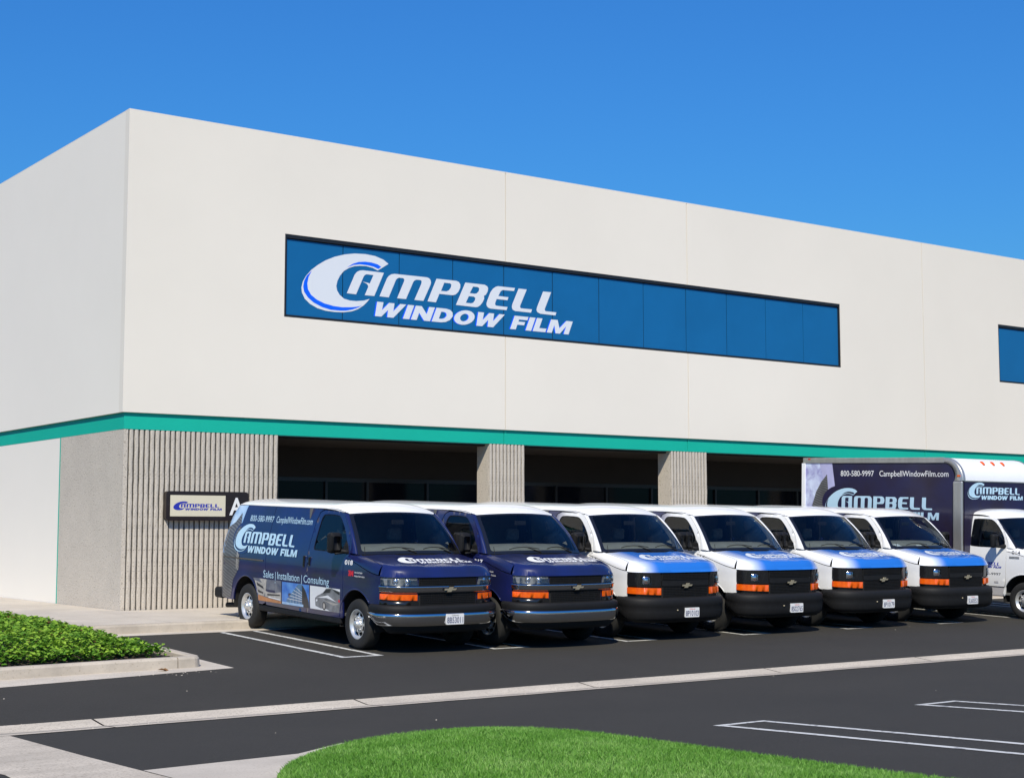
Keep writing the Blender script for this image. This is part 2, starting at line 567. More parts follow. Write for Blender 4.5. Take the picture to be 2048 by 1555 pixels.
def decal(name, layers, fmap, parent, off=0.003, doff=0.0012, step=0.0, edge=0.2):
    """thin printed film: layers of (outline or (verts, faces), material key), each a hair above the last"""
    mats, v, f, fm = [], [], [], []
    for k, lay in enumerate(layers):
        poly, mk = lay[0], lay[1]
        if len(lay) > 2:
            k = lay[2]
        if mk not in mats:
            mats.append(mk)
        if isinstance(poly, tuple) and len(poly) == 2 and isinstance(poly[1], list) and poly[1] and isinstance(poly[1][0], tuple) and len(poly[1][0]) >= 3:
            v2, fs = poly
        else:
            holes = ()
            if isinstance(poly, dict):
                holes = [densify(h, edge) for h in poly.get('holes', ())]; poly = poly['outer']
            pl = densify(poly, edge)
            pts = []
            if step:
                xs = [p[0] for p in pl]; ys = [p[1] for p in pl]
                for i in range(int((max(xs) - min(xs)) / step) + 1):
                    for j in range(int((max(ys) - min(ys)) / step) + 1):
                        p = (min(xs) + (i + .5) * step, min(ys) + (j + .5) * step)
                        if inside(p, pl) and not seg_near(p, [pl], edge * 0.4):
                            pts.append(p)
            v2, fs = cdt(pl, holes, pts)
        b = len(v)
        v += [fmap(p[0], p[1], off + doff * k) for p in v2]
        f += [tuple(i + b for i in t) for t in fs]
        fm += [mats.index(mk)] * len(fs)
    return mesh_obj(name, v, f, None, parent, False, mats, fm)

# ---------------------------------------------------------------- lettering
LOGO = {"cw":[[2.032,1.124],[1.907,1.201],[1.708,1.256],[1.479,1.271],[1.223,1.257],[0.984,1.212],[0.748,1.138],[0.544,1.044],[0.371,0.935],[0.22,0.816],[0.1,0.681],[0.03,0.559],[0.0,0.44],[0.011,0.338],[0.078,0.216],[0.194,0.123],[0.368,0.048],[0.557,0.012],[0.762,0.004],[0.968,0.015],[1.161,0.05],[1.31,0.109],[1.445,0.2],[1.527,0.28],[1.582,0.344],[1.444,0.299],[1.264,0.272],[1.114,0.272],[0.98,0.297],[0.876,0.366],[0.816,0.451],[0.797,0.541],[0.821,0.648],[0.878,0.758],[0.966,0.865],[1.092,0.944],[1.211,0.989],[1.346,1.013],[1.497,1.021],[1.649,1.001],[1.772,0.956]],"cb":[[0.228,0.797],[0.157,0.661],[0.131,0.53],[0.147,0.415],[0.22,0.306],[0.351,0.221],[0.526,0.159],[0.731,0.125],[0.938,0.116],[1.16,0.136],[1.295,0.16],[1.4,0.189],[1.31,0.142],[1.176,0.091],[1.027,0.055],[0.879,0.042],[0.674,0.042],[0.469,0.082],[0.28,0.156],[0.149,0.248],[0.061,0.356],[0.038,0.456],[0.058,0.574],[0.114,0.683]],"cs":[[1.047,0.952],[1.18,1.039],[1.315,1.09],[1.466,1.112],[1.617,1.111],[1.77,1.086],[1.855,1.044],[1.787,0.992],[1.679,1.026],[1.527,1.045],[1.345,1.045],[1.195,1.016]],"A":[[1.043,0.415],[1.223,0.816],[1.276,0.88],[1.348,0.916],[1.422,0.928],[1.923,0.925],[1.695,0.416],[1.467,0.413],[1.548,0.591],[1.538,0.631],[1.505,0.657],[1.411,0.691],[1.585,0.67],[1.671,0.852],[1.503,0.852],[1.463,0.832],[1.436,0.796],[1.261,0.412]],"M":[[1.819,0.422],[1.997,0.816],[2.044,0.874],[2.105,0.912],[2.181,0.929],[2.99,0.935],[3.046,0.919],[3.082,0.88],[3.09,0.827],[3.076,0.777],[2.901,0.422],[2.674,0.422],[2.842,0.773],[2.856,0.822],[2.842,0.857],[2.793,0.86],[2.722,0.857],[2.674,0.834],[2.646,0.802],[2.468,0.421],[2.247,0.419],[2.419,0.798],[2.423,0.834],[2.395,0.858],[2.291,0.857],[2.243,0.834],[2.216,0.802],[2.044,0.419]],"P":[[3.003,0.422],[3.229,0.928],[3.742,0.932],[3.806,0.912],[3.843,0.862],[3.84,0.792],[3.788,0.695],[3.724,0.635],[3.651,0.61],[3.303,0.609],[3.217,0.418]],"Ph":[[3.428,0.861],[3.577,0.861],[3.61,0.84],[3.6,0.777],[3.551,0.711],[3.487,0.679],[3.346,0.677]],"B":[[3.729,0.408],[3.972,0.917],[4.485,0.918],[4.551,0.89],[4.576,0.846],[4.561,0.774],[4.514,0.7],[4.463,0.669],[4.471,0.61],[4.43,0.529],[4.364,0.453],[4.299,0.413],[4.233,0.403]],"Bh":[[4.176,0.847],[4.298,0.849],[4.339,0.824],[4.326,0.76],[4.27,0.708],[4.223,0.696],[4.089,0.696]],"Bi":[[4.065,0.628],[4.196,0.629],[4.237,0.605],[4.224,0.549],[4.177,0.494],[4.122,0.477],[3.986,0.477]],"E":[[4.836,0.92],[5.303,0.922],[5.272,0.853],[4.97,0.847],[4.912,0.815],[4.884,0.765],[4.849,0.704],[5.123,0.7],[5.094,0.631],[4.804,0.632],[4.77,0.559],[4.76,0.519],[4.779,0.489],[4.827,0.482],[5.098,0.481],[5.071,0.409],[4.637,0.406],[4.571,0.424],[4.533,0.468],[4.533,0.522],[4.561,0.595],[4.636,0.766],[4.703,0.85],[4.769,0.895]],"L":[[5.4,0.92],[5.625,0.92],[5.443,0.539],[5.439,0.507],[5.462,0.485],[5.771,0.485],[5.74,0.409],[5.307,0.409],[5.239,0.434],[5.214,0.487],[5.226,0.552]],"K":[[6.083,0.918],[6.309,0.92],[6.132,0.535],[6.128,0.499],[6.152,0.477],[6.458,0.476],[6.428,0.404],[6.002,0.407],[5.923,0.434],[5.894,0.482],[5.91,0.548]]}

def text2d(body, size=1.0, bold=0.0, sx=1.0, shear=0.0, align='LEFT', spacing=1.0):
    """outline lettering from the built-in typeface -> flat verts, faces (x right, y up, baseline 0)"""
    cu = bpy.data.curves.new('lettering', 'FONT')
    cu.body = body
    cu.size = size
    cu.offset = bold
    cu.space_character = spacing
    cu.resolution_u = 3
    o = bpy.data.objects.new('lettering', cu)
    COL.objects.link(o)
    dg = bpy.context.evaluated_depsgraph_get()
    me = bpy.data.meshes.new_from_object(o.evaluated_get(dg))
    v = [(p.co.x * sx + p.co.y * shear, p.co.y) for p in me.vertices]
    f = [tuple(p.vertices) for p in me.polygons]
    bpy.data.objects.remove(o)
    bpy.data.meshes.remove(me)
    bpy.data.curves.remove(cu)
    if align == 'CENTER' and v:
        c = (min(p[0] for p in v) + max(p[0] for p in v)) / 2
        v = [(p[0] - c, p[1]) for p in v]
    return v, f

def fit_text(body, x0, x1, y0, y1, bold=0.0, shear=0.0, spacing=1.0):
    """lettering scaled into the box x0..x1, y0..y1 (y of capitals)"""
    v, f = text2d(body, 1.0, bold, spacing=spacing)
    cap = max(p[1] for p in v); lo = min(p[0] for p in v); hi = max(p[0] for p in v)
    base = 0.0
    out = []
    for p in v:
        yy = (p[1] - base) / (cap - base) * (y1 - y0)
        out.append((x0 + (p[0] - lo) / (hi - lo) * (x1 - x0) + yy * shear, y0 + yy))
    return out, f

def ell(cx, cy, rx, ry, n=20):
    return [(cx + rx * math.cos(2 * PI * k / n), cy + ry * math.sin(2 * PI * k / n)) for k in range(n)]

def block_letters(word):
    """heavy extended capitals for the lower line of the logo"""
    G = {
        'W': (1.72, [(0, 1), (.37, 1), (.45, .45), (.70, 1), (1.02, 1), (1.12, .45), (1.36, 1), (1.72, 1), (1.26, 0), (.90, 0), (.79, .50), (.55, 0), (.18, 0)], []),
        'I': (.38, [(0, 0), (.38, 0), (.38, 1), (0, 1)], []),
        'N': (1.16, [(0, 0), (.35, 0), (.35, .52), (.80, 0), (1.16, 0), (1.16, 1), (.81, 1), (.81, .48), (.36, 1), (0, 1)], []),
        'D': (1.16, [(0, 0), (.60, 0), (.86, .06), (1.06, .22), (1.16, .5), (1.06, .78), (.86, .94), (.60, 1), (0, 1)], [[(.37, .25), (.37, .75), (.56, .75), (.70, .68), (.78, .5), (.70, .32), (.56, .25)]]),
        'O': (1.26, ell(.63, .5, .63, .53, 24), [ell(.63, .5, .26, .28, 16)]),
        'F': (.92, [(0, 0), (.37, 0), (.37, .36), (.82, .36), (.82, .60), (.37, .60), (.37, .75), (.92, .75), (.92, 1), (0, 1)], []),
        'L': (.86, [(0, 0), (.86, 0), (.86, .27), (.37, .27), (.37, 1), (0, 1)], []),
        'M': (1.50, [(0, 0), (.34, 0), (.34, .60), (.60, 0), (.90, 0), (1.16, .60), (1.16, 0), (1.50, 0), (1.50, 1), (1.05, 1), (.75, .40), (.45, 1), (0, 1)], []),
    }
    out, x = [], 0
    for ch in word:
        if ch == ' ':
            x += .55; continue
        w, o, h = G[ch]
        out.append(([(p[0] + x, p[1]) for p in o], [[(p[0] + x, p[1]) for p in q] for q in h]))
        x += w + .10
    return out, x - .10

def smooth_loop(poly, n=2):
    """Catmull-Rom rounding of a hand-traced outline"""
    out = []
    m = len(poly)
    for i in range(m):
        p0, p1, p2, p3 = poly[i - 1], poly[i], poly[(i + 1) % m], poly[(i + 2) % m]
        for k in range(n):
            t = k / n
            out.append(tuple(0.5 * (2 * p1[a] + (p2[a] - p0[a]) * t + (2 * p0[a] - 5 * p1[a] + 4 * p2[a] - p3[a]) * t * t + (3 * p1[a] - p0[a] - 3 * p2[a] + p3[a]) * t ** 3) for a in (0, 1)))
    return out

def logo_layers(white, accent, upright=False, shadow=None):
    """the two-line company logo in its own units: x 0..6.93, y 0..1.27"""
    def sh(p):   # take the slant out for the upright version
        return (p[0] - 0.42 * (p[1] - 0.415), p[1]) if upright else p
    L_ = []
    L_.append(([tuple(p) for p in LOGO['cw']], white, 0))
    if accent:
        L_.append(([tuple(p) for p in LOGO['cb']], accent, 1))
        L_.append(([tuple(p) for p in LOGO['cs']], accent, 1))
    for k in 'AMPBELK':
        d = {'outer': [sh(p) for p in LOGO[k]], 'holes': []}
        for h in {'P': ['Ph'], 'B': ['Bh', 'Bi']}.get(k, []):
            d['holes'].append([sh(p) for p in LOGO[h]])
        L_.append((d, white, 0))
    bl, w = block_letters('WINDOW FILM')
    sc = (6.80 - 1.64) / w
    s2 = 0.08 if upright else 0.41
    for o, hs in bl:
        g = lambda p: (1.64 + p[0] * sc + p[1] * .305 * s2, p[1] * .305)
        if shadow:
            q_ = lambda p: (g(p)[0] - .035, g(p)[1] - .004)
            L_.append(({'outer': [q_(p) for p in o], 'holes': [[q_(p) for p in h] for h in hs]}, shadow, 0))
        L_.append(({'outer': [g(p) for p in o], 'holes': [[g(p) for p in h] for h in hs]}, white, 1))
    return L_

def stained_swale():
    """old concrete with a wavering dark dirt line where water runs"""
    m = speckled('swale_concrete', (0.61, 0.54, 0.445), (0.36, 0.31, 0.25), 0.08, 45, 0.88, 0.30, 1.1, 0.35, stretch=(0.75, 1.5, 1))
    nt = m.node_tree; N, L = nt.nodes, nt.links
    b = N['Principled BSDF']
    src = b.inputs['Base Color'].links[0].from_socket
    tc = N.new('ShaderNodeTexCoord'); sp = N.new('ShaderNodeSeparateXYZ')
    L.new(tc.outputs['Object'], sp.inputs[0])
    nz = N.new('ShaderNodeTexNoise'); nz.inputs['Scale'].default_value = 1.3; nz.inputs['Detail'].default_value = 5
    L.new(tc.outputs['Object'], nz.inputs['Vector'])
    a = N.new('ShaderNodeMath'); a.operation = 'MULTIPLY_ADD'; a.inputs[1].default_value = 0.22; L.new(nz.outputs['Fac'], a.inputs[0]); L.new(sp.outputs[1], a.inputs[2])
    c = N.new('ShaderNodeMath'); c.operation = 'SUBTRACT'; c.inputs[1].default_value = 14.91; L.new(a.outputs[0], c.inputs[0])
    d = N.new('ShaderNodeMath'); d.operation = 'ABSOLUTE'; L.new(c.outputs[0], d.inputs[0])
    r = N.new('ShaderNodeMapRange'); r.inputs['From Min'].default_value = 0.085; r.inputs['From Max'].default_value = 0.01; r.inputs['To Max'].default_value = 0.75
    L.new(d.outputs[0], r.inputs['Value'])
    mx = N.new('ShaderNodeMix'); mx.data_type = 'RGBA'
    L.new(r.outputs[0], mx.inputs['Factor']); L.new(src, mx.inputs['A']); mx.inputs['B'].default_value = (0.17, 0.15, 0.13, 1)
    L.new(mx.outputs['Result'], b.inputs['Base Color'])
    return m
M['swale'] = stained_swale()
M['kerb'] = speckled('kerb_concrete', (0.54, 0.475, 0.395), (0.36, 0.31, 0.25), 0.03, 30, 0.88, 0.32, 1.6, 0.25)

# ================================================================ the setting
SLOPE = 0.033
WY = 19.838            # ground level 0 runs along this line (front wheels of the vans)
SW_F, SW_N = 15.25, 14.62
def gz(y):
    """height of the paved lot: falls to the drain swale from both sides"""
    if y >= SW_F:
        return SLOPE * (min(y, 23.42) - WY)
    zn = -0.1514 + 0.038 * (14.2 - SW_N)
    if y >= SW_N:
        t = (SW_F - y) / (SW_F - SW_N)
        return -0.1514 * (1 - t) + zn * t - 0.025 * (1 - abs(2 * t - 1))
    return -0.1514 + 0.038 * (14.2 - max(y, 1.0))

def par(o, parent):
    """parent a mesh whose vertices are already in world space"""
    o.parent = parent
    o.matrix_parent_inverse = Matrix.Translation(parent.location).inverted()
    return o

def sheet(name, x0, x1, ys, mat, dz=0.0, nx=1, kind='structure', zf=gz):
    v, f = [], []
    for y in ys:
        for i in range(nx + 1):
            v.append((x0 + (x1 - x0) * i / nx, y, zf(y) + dz))
    w = nx + 1
    for j in range(len(ys) - 1):
        for i in range(nx):
            f.append((j * w + i, j * w + i + 1, (j + 1) * w + i + 1, (j + 1) * w + i))
    o = mesh_obj(name, v, f, mat)
    if kind: tag(o, kind=kind)
    return o

g = mesh_obj('ground', [(-1500, -1500, -0.6), (1500, -1500, -0.6), (1500, 1500, -0.6), (-1500, 1500, -0.6)], [(0, 1, 2, 3)], 'asphalt')
tag(g, kind='structure')
sheet('asphalt_lot', -70, 130, [-60, 0, 1, 4, 8, SW_N - 0.005], 'asphalt')
sheet('asphalt_aisle', -70, 130, [SW_F + 0.005, 17, 19.838, 23.08], 'asphalt')

# drain swale of cast slabs
sw = mesh_obj('drain_swale', *(lambda ys: ([(x, y, gz(y) - 0.03) for y in ys for x in (-70, 130)], [(2 * j, 2 * j + 1, 2 * j + 3, 2 * j + 2) for j in range(len(ys) - 1)]))([SW_F + 0.02, 14.94, SW_N - 0.02]), 'black_matt')
tag(sw, kind='structure')
joints = [-12.5, -6.4, -0.4, 2.7, 5.76, 8.83, 12.1, 15.4, 18.6, 21.8, 25.0, 28.2, 34.5, 41, 60]
for a, b in zip(joints[:-1], joints[1:]):
    prof = [SW_F, 15.10, 14.94, 14.78, SW_N]
    mb = MB()
    xa, xb = a + 0.012, b - 0.012
    sk = random.uniform(-0.05, 0.05)
    jit = [random.uniform(-0.012, 0.012) for _ in range(9)]
    n = 9
    v, f = [], []
    for j, y in enumerate(prof):
        for i in range(n):
            x = xa + (xb - xa) * i / (n - 1) + (0.16 * (SW_F - y) / 0.6 if 0 else 0)
            yy = y + (jit[i] if j in (0, len(prof) - 1) else 0)
            v.append((x + 0.35 * (15.0 - y) * 0.0, yy, gz(y) + 0.006 + (0.0 if j in (0, 4) else 0.0)))
    top = len(v)
    for j in range(len(prof) - 1):
        for i in range(n - 1):
            f.append(((j + 1) * n + i, (j + 1) * n + i + 1, j * n + i + 1, j * n + i))
    o = mesh_obj('slab', v, f, 'swale')
    o.parent = sw

# painted hairpin stall lines
def line_mark(name, segs, w=0.10, dz=0.004):
    mb = MB()
    for (xa, ya), (xb, yb) in segs:
        k = max(1, int(math.hypot(xb - xa, yb - ya) / 0.25))
        dx, dy = xb - xa, yb - ya
        L_ = math.hypot(dx, dy); nx_, ny_ = -dy / L_ * w / 2, dx / L_ * w / 2
        v = []
        for i in range(k + 1):
            t = i / k
            x, y = xa + dx * t, ya + dy * t
            e1 = 1 + random.uniform(-.12, .12); e2 = 1 + random.uniform(-.12, .12)
            v.append((x + nx_ * e1, y + ny_ * e1, gz(y + ny_) + dz)); v.append((x - nx_ * e2, y - ny_ * e2, gz(y - ny_) + dz))
        mb.add(v, [(2 * i, 2 * i + 1, 2 * i + 3, 2 * i + 2) for i in range(k)])
    o = mb.obj(name, 'line_paint')
    return tag(o, kind='structure')

for i in range(8):
    xr = 11.43 + 2.63 * i
    line_mark('stall_marking', [((xr, 23.02), (xr, 19.06)), ((xr - 0.585, 23.02), (xr - 0.585, 19.06)), ((xr + 0.05, 19.02), (xr - 0.64, 19.02))], 0.085)
for i in range(6):
    xl = 9.80 + 2.80 * i
    line_mark('stall_marking', [((xl, 10.22), (xl, 5.2)), ((xl + 0.55, 10.22), (xl + 0.55, 5.2)), ((xl - 0.05, 10.27), (xl + 0.60, 10.27))], 0.085)

# ---- sidewalk, kerbs and gutters
F = 26.79; X0 = 10.55; ZS = 0.30
KY = 23.42
KZ = gz(KY)
def prism_x(name, prof, x0, x1, mat, kind='structure', bev=0.0, parent=None):
    """solid with a constant YZ profile along X"""
    n = len(prof)
    v = [(x0, y, z) for y, z in prof] + [(x1, y, z) for y, z in prof]
    f = [tuple(range(n)), tuple(reversed(range(n, 2 * n)))] + [(i, i + n, (i + 1) % n + n, (i + 1) % n) for i in range(n)]
    o = mesh_obj(name, v, f, mat, parent)
    if kind: tag(o, kind=kind)
    if bev: bevel(o, bev, 2)
    return o

sheet('gutter', 8.62, 130, [23.075, 23.25, KY + 0.02], 'concrete', dz=0.003)
kz1 = KZ + 0.145
sx = 8.62
while sx < 70:
    ex = sx + 3.0
    prism_x('kerb', [(KY, KZ - 0.1), (KY + 0.012, kz1 - 0.03), (KY + 0.03, kz1), (KY + 0.16, kz1 + 0.003), (KY + 0.16, KZ - 0.1)], sx + 0.004, ex - 0.004, 'kerb')
    sx = ex
def sw_z(y):
    return kz1 + 0.003 + (ZS - kz1 - 0.003) * max(0, min(1, (y - KY - 0.16) / (F - KY - 0.16)))
walk = sheet('sidewalk', X0 + 0.1, 70, [KY + 0.155, 24.8, F + 4], 'concrete', zf=lambda y: sw_z(y) - 0.012)
xs = X0 + 0.1
sxs = [8.64 + 1.55 * i for i in range(26)]
for a, b in zip(sxs[:-1], sxs[1:]):
    for (ya, yb) in ((KY + 0.165, 25.07), (25.085, F + 0.04)):
        o = mesh_obj('slab', [(a + .004, ya, sw_z(ya)), (b - .004, ya, sw_z(ya)), (b - .004, yb, sw_z(yb)), (a + .004, yb, sw_z(yb))], [(0, 1, 2, 3)], 'concrete')
        o.parent = walk
side_walk = mesh_obj('side_path', [(8.63, KY + 0.2, kz1 - .006), (X0 + .12, KY + 0.2, kz1 - .006), (X0 + .12, F, ZS - .012), (X0 + .12, 60, ZS - .012), (8.63, 60, ZS - .012), (8.63, F, ZS - .012)], [(0, 1, 2, 5), (5, 2, 3, 4)], 'concrete')
tag(side_walk, kind='structure')
for k in range(12):
    a = F + 0.06 + k * 1.9
    o = mesh_obj('slab', [(8.64, a, ZS), (X0 + .05, a, ZS), (X0 + .05, a + 1.89, ZS), (8.64, a + 1.89, ZS)], [(0, 1, 2, 3)], 'concrete')
    o.parent = side_walk

# ---- planter island on the left with its kerb and gutter pan
IX, IY = 8.62, 18.83           # outer kerb corner
def ring_prism(name, path, prof, mat, zb, kind='structure'):
    """sweep a profile (offset inwards, height) along a plan path; zb(x, y) is the ground"""
    v, f = [], []
    n = len(prof)
    m = len(path)
    for i, (x, y) in enumerate(path):
        a = path[max(i - 1, 0)]; b = path[min(i + 1, m - 1)]
        dx, dy = b[0] - a[0], b[1] - a[1]
        L_ = math.hypot(dx, dy)
        nx_, ny_ = -dy / L_, dx / L_
        for o_, h in prof:
            v.append((x + nx_ * o_, y + ny_ * o_, zb(x, y) + h))
    for i in range(m - 1):
        for k in range(n - 1):
            f.append((i * n + k, (i + 1) * n + k, (i + 1) * n + k + 1, i * n + k + 1))
    f.append(tuple(range(n))); f.append(tuple(reversed(range((m - 1) * n, m * n))))
    o = mesh_obj(name, v, f, mat)
    return tag(o, kind=kind)

kprof = [(0.0, -0.05), (0.012, 0.115), (0.035, 0.145), (0.135, 0.147), (0.155, 0.13), (0.155, -0.05)]
zlot = lambda x, y: gz(min(y, 23.4))
cr = 0.16
corner = [(IX - cr + cr * math.sin(a), IY + cr - cr * math.cos(a)) for a in [math.radians(t) for t in range(0, 91, 15)]]
ring_prism('planter_kerb', [(-60, IY - 0.6), (0, IY - 0.6), (5.2, IY - 0.20), (7.4, IY - 0.03), (8.25, IY)], kprof, 'kerb', zlot)
ring_prism('planter_kerb', [(8.262, IY), (8.35, IY)] + corner[1:] + [(IX, 19.6), (IX, 23.6), (IX, 30.0), (IX, 45.0)], kprof, 'kerb', zlot)
pan = mesh_obj('gutter_pan', [(-60, 17.2, gz(17.2) + .004), (0, 17.45, gz(17.45) + .004), (5.6, 18.02, gz(18.02) + .004), (8.93, 18.57, gz(18.57) + .004), (8.93, 20.4, gz(20.4) + .004), (8.93, 23.1, gz(23.1) + .004),
                              (8.55, 23.1, gz(23.1) + .004), (8.55, 19.0, gz(19.0) + .004), (5.2, 18.75, gz(18.75) + .004), (0, 18.35, gz(18.35) + .004), (-60, 18.35, gz(18.35) + .004)],
               [(0, 1, 9, 10), (1, 2, 8, 9), (2, 3, 7, 8), (3, 4, 5, 6, 7)], 'concrete')
tag(pan, kind='structure')

def mound_h(x, y):
    """top of the planting bed"""
    d = min(IX - 0.15 - x, y - (IY + 0.12 + max(0, 5.2 - x) * 0.04))
    dr = 8.9 + 0.0 - x if y > 23.4 else 9
    d = min(d, dr)
    k = max(0.0, min(1.0, d / 1.1))
    return gz(min(y, 23.4)) + 0.10 + 0.16 * k * k * (3 - 2 * k)
v, f = [], []
gx = [IX - 0.14 - 0.22 * i for i in range(46)]
gy = [IY + 0.14 + 0.25 * j for j in range(70)]
for y in gy:
    for x in gx:
        yy = y - max(0, 5.2 - x) * 0.04
        v.append((x, yy, mound_h(x, yy) - 0.03))
nx_ = len(gx)
for j in range(len(gy) - 1):
    for i in range(nx_ - 1):
        f.append((j * nx_ + i, (j + 1) * nx_ + i, (j + 1) * nx_ + i + 1, j * nx_ + i + 1))
tag(mesh_obj('planting_bed', v, f, 'soil', smooth=True), kind='structure')

def scatter_leaves(name, mat, pts, maker):
    """one mesh of many small leaf faces with a tone per face"""
    v, f, tone = [], [], []
    for p in pts:
        vv, ff, t = maker(p)
        b = len(v)
        v += vv
        f += [tuple(i + b for i in q) for q in ff]
        tone += [t] * len(ff)
    o = mesh_obj(name, v, f, mat)
    at = o.data.attributes.new('tone', 'FLOAT', 'FACE')
    at.data.foreach_set('value', tone)
    return o

rnd = random.Random(11)
def ivy_leaf(p):
    x, y, z, top = p
    s = rnd.uniform(0.018, 0.042)
    a = rnd.uniform(0, 2 * PI)
    tilt = rnd.uniform(-0.7, 0.7); t2 = rnd.uniform(-0.7, 0.7)
    d = Vector((math.cos(a), math.sin(a), tilt)).normalized()
    e = d.cross(Vector((t2 * 0.5, rnd.uniform(-.4, .4), 1))).normalized()
    n = e.cross(d)
    c = Vector((x, y, z))
    vv = [c - d * s, c + e * s * .75 + n * s * .25, c + d * s * 1.1, c - e * s * .75 + n * s * .25, c]
    return [tuple(q) for q in vv], [(0, 1, 4), (1, 2, 4), (2, 3, 4), (3, 0, 4)], top
ivy = []
from mathutils import noise as mnoise
while len(ivy) < 36000:
    x = 8.44 - abs(rnd.gauss(0, 1)) * 2.6 if rnd.random() < .45 else rnd.uniform(2.2, 8.44)
    y = IY + 0.16 + rnd.random() ** 1.5 * 9.5
    if y > 26.0 and x < 3: continue
    edge_ = min(8.46 - x, y - (IY + 0.14))
    if x < 5.2: edge_ = min(8.46 - x, y - (IY + 0.14 - (5.2 - x) * .04))
    hump = 0.5 + 0.5 * mnoise.noise(Vector((x * 2.6, y * 2.6, 0.3)))
    h2 = 0.5 + 0.5 * mnoise.noise(Vector((x * 9, y * 9, 4.1)))
    fe = y - (IY + 0.14 - max(0, 5.2 - x) * .04)
    if edge_ < 0.02 or fe < 0.10 + 0.22 * (0.5 + 0.5 * mnoise.noise(Vector((x * 1.7, 3.3, 0.9)))) + 0.12 * max(0, min(1, x - 7.4)): continue
    if x > 8.05 and rnd.random() < (x - 8.05) * 2.2: continue
    if edge_ < 0.35 and rnd.random() > edge_ / 0.35 + 0.12 + 0.5 * hump: continue
    top = 0.02 + 0.15 * hump + 0.09 * h2
    top *= min(1, 0.55 + edge_ / 0.5)
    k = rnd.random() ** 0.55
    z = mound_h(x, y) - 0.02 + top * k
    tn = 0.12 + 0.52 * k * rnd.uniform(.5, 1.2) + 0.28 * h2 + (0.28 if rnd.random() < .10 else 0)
    ivy.append((x, y, z, -.5 if rnd.random() < .025 else tn))
o = scatter_leaves('ground_cover', 'ivy', ivy, ivy_leaf)
tag(o, 'low bright green leafy ground cover filling the kerbed planter at left', 'ground cover', kind='stuff')

# litter on the planter edge
def lawn_inside(x, y):
    return 4.2 < x < 8.3 and y < 11.4

def dry_leaf(name, x, y, z, s, label, rot=0.3):
    n = 7
    v = [(0, 0, .012)]
    for k in range(n):
        a = 2 * PI * k / n
        r = s * (1 + .3 * math.sin(3 * a + rot))
        v.append((r * math.cos(a), r * .6 * math.sin(a), .02 + .018 * math.sin(2 * a)))
    o = mesh_obj(name, v, [(0, 1 + k, 1 + (k + 1) % n) for k in range(n)], 'dry_leaf')
    o.location = (x, y, z); o.rotation_euler = (0.1, 0.15, rot)
    return tag(o, label, 'leaf')
dry_leaf('fallen_leaf', 7.98, 18.66, gz(18.66) + .004, .075, 'curled brown dry leaf lying in the gutter before the left planter kerb')

lit_v, lit_f = [], []
for k in range(70):
    x = rnd.gauss(7.6, .5) if k < 45 else rnd.uniform(4, 8.3)
    y = IY + .17 + rnd.random() * .26
    if x > 8.42: continue
    z = mound_h(x, y) - .02; a = rnd.uniform(0, PI); r = rnd.uniform(.012, .028); b = len(lit_v)
    ca, sa = math.cos(a) * r, math.sin(a) * r
    lit_v += [(x - ca, y - sa, z + .004), (x + sa * .5, y - ca * .5, z + .014), (x + ca, y + sa, z + .006), (x - sa * .5, y + ca * .5, z + .016)]
    lit_f += [(b, b + 1, b + 2), (b, b + 2, b + 3)]
tag(mesh_obj('leaf_litter', lit_v, lit_f, 'dry_leaf'), 'orange brown dead leaves on the bare soil strip behind the planter kerb', 'leaf litter', kind='stuff')
# loose grit along kerbs and in the swale
gv, gf = [], []
for k in range(330):
    if k < 200: x, y = rnd.uniform(2, 24), SW_F - rnd.random() * .62
    elif k < 300: x, y = rnd.uniform(5, 8.7), rnd.uniform(18.1, 18.75)
    else: x, y = rnd.uniform(3, 26), rnd.uniform(9.5, 22.5)
    if lawn_inside(x, y): continue
    r = rnd.uniform(.004, .011); z = gz(y) + .006; b = len(gv)
    gv += [(x - r, y, z), (x, y - r, z), (x + r * 1.2, y, z), (x, y + r, z), (x, y, z + r * .9)]
    gf += [(b, b + 1, b + 4), (b + 1, b + 2, b + 4), (b + 2, b + 3, b + 4), (b + 3, b, b + 4)]
tag(mesh_obj('loose_grit', gv, gf, 'aggregate'), 'scattered pale grit on the dark asphalt and along the drain swale', 'grit', kind='stuff')

# ---- near left: concrete valley gutter and the pan round the lawn island
tag(mesh_obj('cross_gutter', [(3.55, 14.66, gz(14.62) + .004), (4.72, 14.62, gz(14.62) + .004), (4.62, 12.4, gz(12.4) + .004), (4.58, 11.05, gz(11.05) + .004), (4.5, 8, gz(8) + .004), (3.3, 8, gz(8) + .004), (3.72, 11.6, gz(11.6) + .004)],
             [(0, 6, 3, 2, 1), (6, 5, 4, 3)], 'concrete_old'), kind='structure')
lawn = [(4.3, 3.0), (4.45, 7.5), (4.72, 9.1), (5.15, 10.0), (5.75, 10.62), (6.35, 11.0), (7.0, 11.18), (7.55, 11.08), (7.95, 10.7), (8.12, 10.1), (8.06, 9.0), (7.86, 7.0), (7.7, 3.0)]
def chaikin(p, n=2):
    for _ in range(n):
        q = [p[0]]
        for a, b in zip(p[:-1], p[1:]):
            q += [(a[0] * .75 + b[0] * .25, a[1] * .75 + b[1] * .25), (a[0] * .25 + b[0] * .75, a[1] * .25 + b[1] * .75)]
        p = q + [p[-1]]
    return p
lawn_s = chaikin(lawn)
